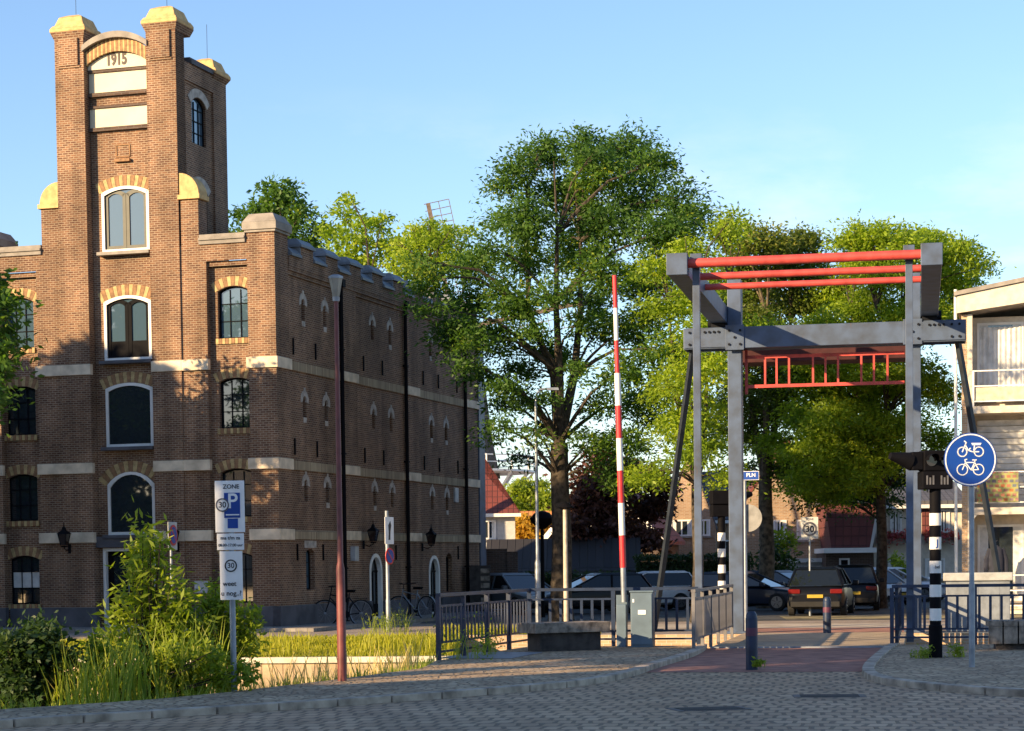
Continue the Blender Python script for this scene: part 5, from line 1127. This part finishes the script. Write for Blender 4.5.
T2 = [(742,240,18),(770,238,18),(800,245,18),(757,265,22),(788,268,22),(735,290,20),(765,300,24),(800,295,20),(735,400,18),(760,380,20),(790,355,20),(745,345,22),(725,420,16),(752,430,18),(785,410,16),(775,330,20),(722,310,14),(800,330,14),(745,470,14),(790,470,14),(805,235,10),(750,320,18),(780,395,18),(740,380,14),(760,410,16),(815,270,14),(815,305,14),(730,260,14),(795,370,16),(770,355,16)]
tree('broad tree with a pale forked trunk standing between the bridge portal posts', (gx(766, 70), 70), 4.3, .25, pxc(T2, 70, 2.2, 0), leafmat('olive_leaf', (.06, .095, .018), (.15, .19, .03), (.28, .26, .06), .45), bark=BARKL, per=44, leaf=(.15, .065), spray=44)
T3 = [(850,240,18),(875,235,18),(903,238,20),(932,240,20),(960,252,18),(980,266,10),(865,262,22),(890,270,24),(925,275,24),(955,285,20),(838,285,20),(870,305,26),(910,320,26),(945,318,20),(822,325,20),(842,350,28),(875,360,28),(805,350,18),(812,385,24),(850,390,28),(890,385,26),(920,370,22),(945,395,16),(800,415,20),(830,420,26),(870,420,26),(905,425,22),(938,440,14),(815,450,24),(850,455,26),(885,455,20),(805,480,18),(835,488,18),(865,482,14),(930,470,10),(965,300,10),(770,440,12),(790,445,14)]
tree('dense bright green tree with a thin dark trunk behind the right portal post', (gx(881, 68), 68), 4.6, .17, pxc(T3, 68, 2.3, 1), L_YEL, per=34, dens=1.7, leaf=(.145, .06), spray=66)
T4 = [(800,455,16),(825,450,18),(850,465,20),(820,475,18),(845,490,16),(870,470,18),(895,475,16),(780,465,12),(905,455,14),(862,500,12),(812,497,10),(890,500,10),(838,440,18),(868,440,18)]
tree('tree low behind the bright thin-trunked tree, shade put into its dark leaf colour', (gx(882, 72.5), 72.5), 3.6, .15, pxc(T4, 72, 1.3, 1), L_DK, per=28, dens=2.0, leaf=(.15, .065), spray=50)  # dark leaf colour stands in for shade under the bright crown
T0 = [(424,240,13),(440,238,14),(457,250,14),(410,252,12),(445,262,13),(433,224,8),(401,242,9),(468,236,9),(428,262,12),(415,228,7),(476,255,10),(452,228,8)]
tree('bright feathery tree behind the far end of the warehouse, beside the mill sail', (gx(441, 74), 74), 7, .2, pxc(T0, 74, 1.3, 1), L_YEL, per=22, dens=1.6, leaf=(.17, .065), spray=44)
B1 = [(280,193,20),(263,212,18),(300,215,16),(285,225,18),(315,235,14),(243,215,9),(238,235,10),(255,240,14),(300,245,16)]
tree('green tree rising behind the flat roof beside the corner cap of the warehouse', (gx(278, 88), 88), 7, .25, pxc(B1, 88, 1.5, 0), L_ASH, per=26, leaf=(.24, .11))
B2 = [(345,212,14),(355,232,18),(335,235,14),(378,222,14),(365,255,18),(390,245,14),(345,262,16),(400,265,16),(330,255,10),(422,232,9),(440,236,9),(450,248,9),(410,245,16),(350,195,8)]
tree('light green tree rising behind the crenellated parapet of the warehouse', (gx(365, 84), 84), 6.5, .22, pxc(B2, 84, 1.5, 0), L_YEL, per=18, leaf=(.24, .10))
CB = [(600,500,26),(628,475,20),(615,530,24),(648,505,18),(590,535,18),(640,535,14),(585,480,14),(655,480,14),(600,455,12),(570,520,12),(605,555,16),(650,540,10),(575,550,12)]
tree('dark copper-leaved tree beside the thick trunk, above the low dark shed', (gx(612, 80), 80), 2.0, .16, pxc(CB, 80, 1.5, 1), L_RED, per=30, leaf=(.24, .13))
YT = [(527,498,14),(512,505,10),(545,500,12),(530,515,12),(520,485,6),(540,485,7),(550,515,10)]
tree('small light green tree above the orange roof', (gx(530, 116), 116), 2.5, .14, pxc(YT, 116, 1.2, 1), L_SHR, per=26, leaf=(.26, .12))
AU = [(514,530,9),(525,525,9),(520,540,10),(535,535,9),(512,545,8),(530,548,8),(545,522,7),(541,546,7)]
tree('golden yellow autumn bush in front of the orange roof', (gx(525, 100), 100), .6, .07, pxc(AU, 100, .6, 1), L_AUT, per=55, leaf=(.24, .14), cat='bush', name='bush', group='bushes across the canal')
# tree hanging into the left edge of the picture and the others of its row outside it
LT = [(-8,300,22),(-2,330,16),(-20,345,30),(-4,365,14),(-30,300,30),(-8,395,12),(-45,270,34),(-60,330,44),(-30,390,24),(-80,290,40),(-100,350,50),(-60,240,30),(-14,350,14),(-10,280,12)]
tree('leafy tree reaching in at the left edge in front of the warehouse windows', (gx(-70, 49), 49), 3.2, .25, pxc(LT, 49, 2.2, 0), L_ASH, per=34, leaf=(.2, .09), group='trees left of the warehouse')
def round_tree(label, x, y, zc, rx, rz_, n, lm, per, fork, tr, group, leaf=(.3, .16)):
    cl = []
    for i in range(n):
        d = rng.normal(size=3); d /= np.linalg.norm(d); f = rng.uniform(.35, 1) ** .5; cl.append((x + d[0] * rx * f, y + d[1] * rx * f, zc + d[2] * rz_ * f, rng.uniform(.28, .42) * rx))
    return tree(label, (x, y), fork, tr, cl, lm, per=per, leaf=leaf, group=group, spray=22, srad=.6)

ptx = lambda p, t: (.8 * t + .6 * p, .6 * t - .8 * p)      # p across, t along the sunlight
for (lab, pp, ss, zt, rx) in (('large roadside tree outside the picture, nearest the canal', -47.6, 15, 7.5, 2.2), ('large roadside tree outside the picture, second from the canal', -49.9, 17, 8.1, 2.4), ('large roadside tree outside the picture, third from the canal', -52.6, 16, 8.5, 2.6), ('large roadside tree outside the picture, farthest from the canal', -55.6, 18, 8.7, 3.0)):
    x, y = ptx(pp, 27 + (pp + 45.7) * .72 - ss); H = zt + ss * .3057
    round_tree(lab, x, y, H * .52, rx, H * .48, 46, L_DK, 12, 3.0, .3, 'trees left of the warehouse', leaf=(.4, .24))
for nm, PL, lab in (('shading_block', [(-23.1, -7.5), (-20, -5), (-10, -5), (-8, -25), (-23.1, -25)], 'long unseen brick block behind the viewer, shaped to shade the near pavement'), ('shading_block_narrow', [(-32, -13.8), (-29, -12.2), (-26.4, -9.4), (-26.4, -22), (-32, -24)], 'narrow unseen brick block behind the viewer, shaped to leave a sunlit gap')):  # unseen blocks shaped along the sunlight to set the shadow edges
    Q = [ptx(*c) for c in PL]; r = empty(nm, (*Q[0], 0), 0, lab, 'building'); Q = [(x - Q[0][0], y - Q[0][1]) for x, y in Q]
    s = MB(); s.prism(Q, lambda p, q, d: (p, q, d), 0, 11); s.build('wall', BR2, r); s = MB(); s.prism(Q, lambda p, q, d: (p, q, d), 11.001, 11.25); s.build('roof', TILEG, r)
    for i in range(2):
        a, c = Vector(Q[i]), Vector(Q[i + 1]); L = (c - a).length; n = max(1, int(L / 3.2))
        for z in (.9, 3.7, 6.5, 9.0):
            for k in range(n): m_ = hwin(r, -.7, .7, z, z + 1.4, 0, 2); q = a.lerp(c, (k + .5) / n); m_.location = (q.x, q.y, 0); m_.rotation_euler = (0, 0, math.atan2(a.y - c.y, a.x - c.x))
round_tree('unseen tree added behind the viewer, its high crown shading the gap between the blocks', *ptx(-24.8, -8), 11.5, 1.6, 2.7, 40, L_DK, 16, 7.0, .2, 'trees left of the warehouse', leaf=(.4, .24))  # added tree: high crown shades the paving, leaves the reeds lit
for i, (x, y, rz, lab) in enumerate(((-72, -18, 200, 'added brick house behind the viewer, leftmost of its row'), (-58, -28, 205, 'added brick house behind the viewer, second of its row'), (-44, -36, 205, 'added brick house behind the viewer, third of its row'), (-30, -42, 200, 'added brick house behind the viewer, fourth of its row'), (-14, -46, 180, 'added brick house behind the viewer, fifth of its row'), (6, -46, 180, 'added brick house behind the viewer, rightmost of its row'))):
    house(lab, (x, y, 0), R(rz), 13.5, 9, 6, 10.5, BR2, TILER, False, [(-4.5, -2.9, 1, 2.6), (2.9, 4.5, 1, 2.6), (-4.5, -2.9, 3.8, 5.2), (2.9, 4.5, 3.8, 5.2)], door=(-.5, .6))  # unseen row added to block low sky and darken the window reflections
# shrubs and ground cover on the near bank
def shrub(label, base, clumps, lm, leaf, per, spray=16, srad=.16, cat='shrub', name='shrub', group='shrubs on the canal bank'):
    bx_, by_, bz = base; r = empty(name, (bx_, by_, bz), 0, label, cat, group); cl = [(x - bx_, y - by_, z - bz, rr) for x, y, z, rr in clumps]; t = MB()
    for (x, y, z, rr) in cl:
        b = Vector((rng.normal() * .08, rng.normal() * .08, 0)); c = Vector((x, y, z)); m_ = b.lerp(c, .5) + Vector((-x * .12, 0, .1)); t.tube([b, m_, c + Vector((0, 0, rr * .7))], [.018, .013, .004], 5)
    t.build('stem', BARK, r); C, D, TW = leaves_in(cl, per, spray, srad, flat=1.2, droop=-.2); leaf_mesh('foliage', C, D, leaf[0], leaf[1], lm, r, up=.3, tw=TW); return r
WS = [(143,533,5),(150,541,6),(140,552,7),(148,560,8),(157,556,5),(136,572,8),(152,577,9),(165,572,6),(172,586,8),(140,592,9),(128,600,7),(156,600,11),(177,605,10),(186,596,5),(135,612,9),(120,622,8),(150,624,13),(170,628,13),(190,620,9),(200,632,8),(112,640,9),(132,640,12),(155,648,16),(178,652,14),(198,650,10),(102,655,8),(161,540,4),(132,562,4)]
shrub('tall sunlit yellow-green willow shrub in front of the tower entrance', (gx(150, 27.6), 27.6, -.4), pxc(WS, 27.6, .35, 1), L_SHR, (.16, .042), 480, spray=10, srad=.15)
DB = [(40,650,18),(20,660,20),(55,665,16),(30,680,20),(10,680,18),(50,640,10),(70,660,10),(5,650,12),(60,690,14),(35,640,9),(20,695,16)]
shrub('dark green rounded bush on the canal bank at the left edge', (gx(32, 25.6), 25.6, -.5), pxc(DB, 25.6, .4, 1), L_DK, (.09, .05), 800, spray=14, srad=.11)
RB = [(222,600,10),(210,615,12),(235,618,10),(222,635,14),(245,640,12),(205,645,12),(230,655,14),(250,625,7),(215,590,6),(258,615,5),(200,630,8)]
shrub('loose green shrub among the reeds around the parking sign post', (gx(222, 28.2), 28.2, -.4), pxc(RB, 28.2, .3, 1), L_SHR, (.11, .04), 700, spray=12, srad=.12)
MBs = [(100,660,12),(85,676,12),(120,666,12),(140,680,14),(160,670,12),(185,676,14),(66,692,10),(205,668,12),(225,682,11),(110,690,12),(150,696,10),(190,692,10),(246,674,9),(130,655,8),(95,645,7),(215,655,7),(170,655,9)]
shrub('low bright green nettle clump between the dark bush and the willow shrub', (gx(110, 26.2), 26.2, -.4), pxc(MBs, 26.3, .3, 1), L_SHR, (.1, .045), 700, spray=12, srad=.1)
def blades(name, pts, hmin, hmax, w, mat, bend=.35, label=None, cat=None, parent=None):
    n = len(pts); P = np.array(pts); h = rng.uniform(hmin, hmax, n); az = rng.uniform(0, 2 * np.pi, n); bd = rng.uniform(.05, bend, n) * h; fa = rng.uniform(0, np.pi, n)
    V = np.empty((n, 7, 3)); sx, sy = np.cos(fa) * w / 2, np.sin(fa) * w / 2; dx, dy = np.cos(az), np.sin(az)
    for k, (f, ws) in enumerate(((0, 1.), (.4, 1.1), (.75, .75))):
        o = np.stack([P[:, 0] + dx * bd * f ** 2, P[:, 1] + dy * bd * f ** 2, P[:, 2] + h * f], 1); s = np.stack([sx * ws, sy * ws, np.zeros(n)], 1); V[:, 2 * k] = o - s; V[:, 2 * k + 1] = o + s
    V[:, 6] = np.stack([P[:, 0] + dx * bd, P[:, 1] + dy * bd, P[:, 2] + h], 1)
    F = np.array([0, 1, 3, 2, 2, 3, 5, 4, 4, 5, 6]); li = (np.arange(n)[:, None] * 7 + F).ravel().astype(np.int32); tot = np.tile([4, 4, 3], n).astype(np.int32); st = np.concatenate([[0], np.cumsum(tot)[:-1]]).astype(np.int32)
    me = bpy.data.meshes.new(name); me.vertices.add(7 * n); me.vertices.foreach_set('co', V.astype(np.float32).ravel()); me.loops.add(len(li)); me.loops.foreach_set('vertex_index', li); me.polygons.add(len(tot)); me.polygons.foreach_set('loop_start', st); me.polygons.foreach_set('loop_total', tot); me.update(calc_edges=True); me.materials.append(mat)
    ta = me.attributes.new('twig', 'FLOAT', 'POINT'); ta.data.foreach_set('value', np.repeat(rng.random(n), 7).astype(np.float32))
    o = bpy.data.objects.new(name, me); COL.objects.link(o); 
    if parent: o.parent = parent
    tag(o, label, cat, None, 'stuff' if not parent else None); return o
def along(P, n, off0, off1, zf):
    out = []; segs = [(Vector(a), Vector(b)) for a, b in zip(P, P[1:])]; Ls = [(b - a).length for a, b in segs]
    for _ in range(n):
        k = random.choices(range(len(segs)), Ls)[0]; a, b = segs[k]; p = a.lerp(b, random.random()); d = (b - a).normalized(); o = random.uniform(off0, off1); q = p + Vector((-d.y, d.x)) * o; out.append((q.x, q.y, zf(o)))
    return out
zb = lambda o: -.62 * o - .02
LB = [(-4.7, 24.25), (-4.27, 24.67), (-3.5, 26.0), (-3.05, 27.1)]
blades('reeds', along(LB, 1300, .5, 2.2, zb), .5, 1.5, .024, L_REED, .4, 'tall green and straw-coloured reeds growing along the near canal bank', 'reeds')
blades('bank_grass', along(NB[2:9], 5200, -.03, .6, zb), .06, .26, .012, L_REED, .6, 'short ragged grass along the edge of the near paving', 'grass')
blades('straw_reeds', along([(-3.2, 26.6), (-2.47, 28.4), (-1.37, 31.3), (-1.25, 33.4)], 900, .2, 1.4, zb), .25, .75, .016, leafmat('straw_blade', (.46, .36, .13), (.56, .44, .19), (.32, .32, .08), .35), .4, 'pale straw-coloured reeds in front of the tan boards', 'reeds')
pts = []
for _ in range(26000):
    f = random.random(); x = random.uniform(-12, -1.1); e = (x + 8) / 6.9; yA = 45.2 + max(0, e) * .9 + min(0, e) * .1; yB = 43.2 - max(0, min(1, e)) * .7; pts.append((x, yA + (yB - yA) * f, .012 - .33 * f ** 1.3))
blades('grass', pts, .04, .13, .018, L_GRS, .6, 'sunlit yellow-green grass on the far canal bank in front of the warehouse', 'grass')
pts = []
for _ in range(1500):
    x = random.uniform(-9, -1.2); yy = random.uniform(42.7, 45.4)
    if math.sin(x * 2.3) + math.sin(yy * 3.1 + x) > .5 or x > -3.2: pts.append((x, yy, -.2))
blades('tussock_grass', pts, .2, .5, .018, L_GRS, .5, 'taller ragged tufts standing in the sunlit grass of the far bank', 'grass')
pts = [(gx(440 + random.random() * 160, 48), 47.3 + random.random() * 1.0, 0) for _ in range(1400)]
blades('verge_grass', pts, .05, .28, .02, L_GRS, .6, 'rough grass tufts on the far bank seen through the left railing', 'grass')
def weed(x, y, label, s=.28, n=60, z=.05, lm=None):
    r = empty('weed', (x, y, z), 0, label, 'weed', 'weeds in the paving'); cl = [(rng.normal() * s * .5, rng.normal() * s * .4, s * rng.uniform(.3, .7), s * .4) for _ in range(6)]
    C, D, TW = leaves_in(cl, n / s / s * .1, 10, s * .35, 1., -.3); leaf_mesh('foliage', C, D, .07, .025, lm or L_SHR, r, up=.2, tw=TW); pt_ = [(rng.normal() * s * .4, rng.normal() * s * .3, 0) for _ in range(40)]; blades('blade', pt_, s * .5, s * 1.2, .01, L_REED, .6, parent=r)
weed(3.6, 30.55, 'small green weed at the foot of the near navy bollard', .1)
weed(6.35, 32.5, 'green weed left of the foot of the near signal post', .15)
weed(6.95, 32.75, 'bright green weed right of the foot of the near signal post', .18)
weed(-.85, 34.2, 'bushy weed at the first post of the left railing', .5); weed(-.45, 35.6, 'low weed beside the hatch plate under the left railing', .35)
weed(gx(398, 50.3), 50.2, 'dark leafy weed at the foot of the pale sign post by the bicycles', .5, z=0, lm=L_DK); weed(gx(380, 50.0), 49.8, 'dry weed left of the pale sign post by the bicycles', .45, z=0)
# hedges
def hedge(p0, p1, h, w, label):
    a, b = Vector((*p0, 0)), Vector((*p1, 0)); L = (b - a).length; d = (b - a) / L; r = empty('hedge', a, math.atan2(d.y, d.x), label, 'hedge'); m_ = MB(); m_.box(.1, L - .1, -w / 2 + .1, w / 2 - .1, 0, h - .15); m_.build('core', L_HED, r)
    n = int(2600 * L * .5); C = np.stack([rng.uniform(0, L, n), rng.uniform(-w / 2, w / 2, n), rng.uniform(0, h, n)], 1); side = rng.random(n); C[side < .6, 1] = -w / 2 + rng.normal(size=(side < .6).sum()) * .05; C[side > .7, 2] = h + rng.normal(size=(side > .7).sum()) * .06
    leaf_mesh('foliage', C, rng.normal(size=(n, 3)), .13, .07, L_HED, r, up=.2); return r
hedge((gx(505, 73), 73), (gx(630, 73), 73), 1.15, .8, 'dark clipped hedge behind the cars in front of the low shed')
hedge((gx(634, 75), 75), (gx(752, 75), 75), 1.75, .9, 'dark clipped hedge right of the shed behind the white estate car')
SB = [(775,575,12),(790,580,14),(760,570,10),(805,585,12),(820,588,10),(770,555,10),(785,560,8)]
shrub('dark spreading bush under the pale forked tree behind the black cars', (gx(785, 76), 76, 0), pxc(SB, 76, .6, 1), L_DK, (.2, .1), 60, srad=.25, group='bushes across the canal', name='bush', cat='bush')
SB = [(780,535,7),(788,540,7),(783,548,7),(775,545,6)]
shrub('small bright green bush in front of the tan house windows', (gx(783, 79), 79, 0), pxc(SB, 79, .3, 1), L_SHR, (.2, .1), 60, srad=.2, group='bushes across the canal', name='bush', cat='bush')
SB = [(896,560,7),(903,566,7),(898,574,7),(905,575,6)]
shrub('small bright green bush in front of the cream house', (gx(900, 79), 79, 0), pxc(SB, 79, .3, 1), L_SHR, (.2, .1), 60, srad=.2, group='bushes across the canal', name='bush', cat='bush')
fb = MB(); fb.box(-.7, .7, -.25, -.02, 0, .2)
for i, (px, lab) in enumerate(((893, 'window box of red flowers left of the right portal post on the cream house'), (941, 'window box of red flowers right of the right portal post on the cream house'))):
    r = empty('flower_box', (gx(px, 81.9), 81.9, 2.2), 0, lab, 'flower box', 'flower boxes on the cream house'); f_ = MB(); f_.box(-.6, .6, -.3, -.04, 0, .2); f_.build('box', WOOD, r); n = 500; leaf_mesh('flowers', np.stack([rng.uniform(-.65, .65, n), rng.uniform(-.4, .0, n), .25 + rng.normal(size=n) * .12], 1), rng.normal(size=(n, 3)), .12, .09, FLWR, r)
# sidewalk of the warehouse, parking asphalt
g = MB(); g.add([tuple(wpt(u, v, .09)) for u, v in ((-40, -1.5), (1.5, -1.5), (1.5, 18), (0, 18), (0, -.02), (-40, -.02))], [(0, 1, 2, 3, 4, 5)])
Pw = [(-40, -1.5), (1.5, -1.5), (1.5, 18)]
for a, b in zip(Pw, Pw[1:]): g.add([tuple(wpt(*a, .09)), tuple(wpt(*b, .09)), tuple(wpt(*b, -.02)), tuple(wpt(*a, -.02))], [(0, 1, 2, 3)])
g.build('sidewalk', SIDE, kind='structure')
strip('parking', ASPH, [(-2.5, 57), (30, 52), (40, 84), (-2, 84)], .004)
strip('verge_strip', plain('dry_verge', (.26, .22, .12), .95, var=.35, scale=1.5), [(7.4, 56.5), (16, 55), (16.5, 58), (7.6, 59.5)], .008)
# ------------------------------------------------------------------ light
SUN_AZ, SUN_EL = R(53), R(17)       # direction the light travels (clockwise from +Y), elevation
trav = Vector((math.sin(SUN_AZ) * math.cos(SUN_EL), math.cos(SUN_AZ) * math.cos(SUN_EL), -math.sin(SUN_EL)))
sd = bpy.data.lights.new('Sun', 'SUN'); so = bpy.data.objects.new('Sun', sd); COL.objects.link(so)
sd.energy = 5.0; sd.angle = R(.5); sd.color = (1.0, .72, .40); so.rotation_euler = trav.to_track_quat('-Z', 'Y').to_euler()
w = bpy.data.worlds.new('World'); scene.world = w; w.use_nodes = True; nt = w.node_tree
bg = nt.nodes['Background']; sky = nt.nodes.new('ShaderNodeTexSky'); sky.sky_type = 'NISHITA'; sky.sun_disc = False
sky.sun_elevation = SUN_EL; sky.sun_rotation = math.atan2(-trav.x, -trav.y); sky.air_density = 1.0; sky.dust_density = .3; sky.ozone_density = 3.0
mu = nt.nodes.new('ShaderNodeMix'); mu.data_type = 'RGBA'; mu.blend_type = 'MULTIPLY'; mu.inputs[0].default_value = 1; mu.inputs[7].default_value = (.93, .91, .95, 1)
nt.links.new(sky.outputs[0], mu.inputs[6])
tcw = nt.nodes.new('ShaderNodeTexCoord'); mpw = nt.nodes.new('ShaderNodeMapping'); mpw.inputs['Scale'].default_value = (2.2, 2.2, 6.5); nw = nt.nodes.new('ShaderNodeTexNoise'); nw.inputs['Scale'].default_value = 2.1; nw.inputs['Detail'].default_value = 8; nw.inputs['Roughness'].default_value = .62
nt.links.new(tcw.outputs['Generated'], mpw.inputs[0]); nt.links.new(mpw.outputs[0], nw.inputs['Vector'])
cr_ = nt.nodes.new('ShaderNodeMapRange'); cr_.inputs[1].default_value = .57; cr_.inputs[2].default_value = .74; cr_.inputs[4].default_value = .5; nt.links.new(nw.outputs[0], cr_.inputs[0])
sx_ = nt.nodes.new('ShaderNodeSeparateXYZ'); nt.links.new(tcw.outputs['Generated'], sx_.inputs[0]); hz_ = nt.nodes.new('ShaderNodeMapRange'); hz_.inputs[1].default_value = .22; hz_.inputs[2].default_value = .13; nt.links.new(sx_.outputs[2], hz_.inputs[0])
mm_ = nt.nodes.new('ShaderNodeMath'); mm_.operation = 'MULTIPLY'; nt.links.new(cr_.outputs[0], mm_.inputs[0]); nt.links.new(hz_.outputs[0], mm_.inputs[1])
cl_ = nt.nodes.new('ShaderNodeMix'); cl_.data_type = 'RGBA'; cl_.inputs[7].default_value = (5.2, 5.0, 4.9, 1); nt.links.new(mm_.outputs[0], cl_.inputs[0]); nt.links.new(mu.outputs[2], cl_.inputs[6])
nt.links.new(cl_.outputs[2], bg.inputs[0]); bg.inputs[1].default_value = .112
vs = scene.view_settings; vs.view_transform = 'Standard'; vs.look = 'None'; vs.gamma = 1; vs.exposure = 1.2; vs.use_curve_mapping = False
scene.render.engine = 'CYCLES'
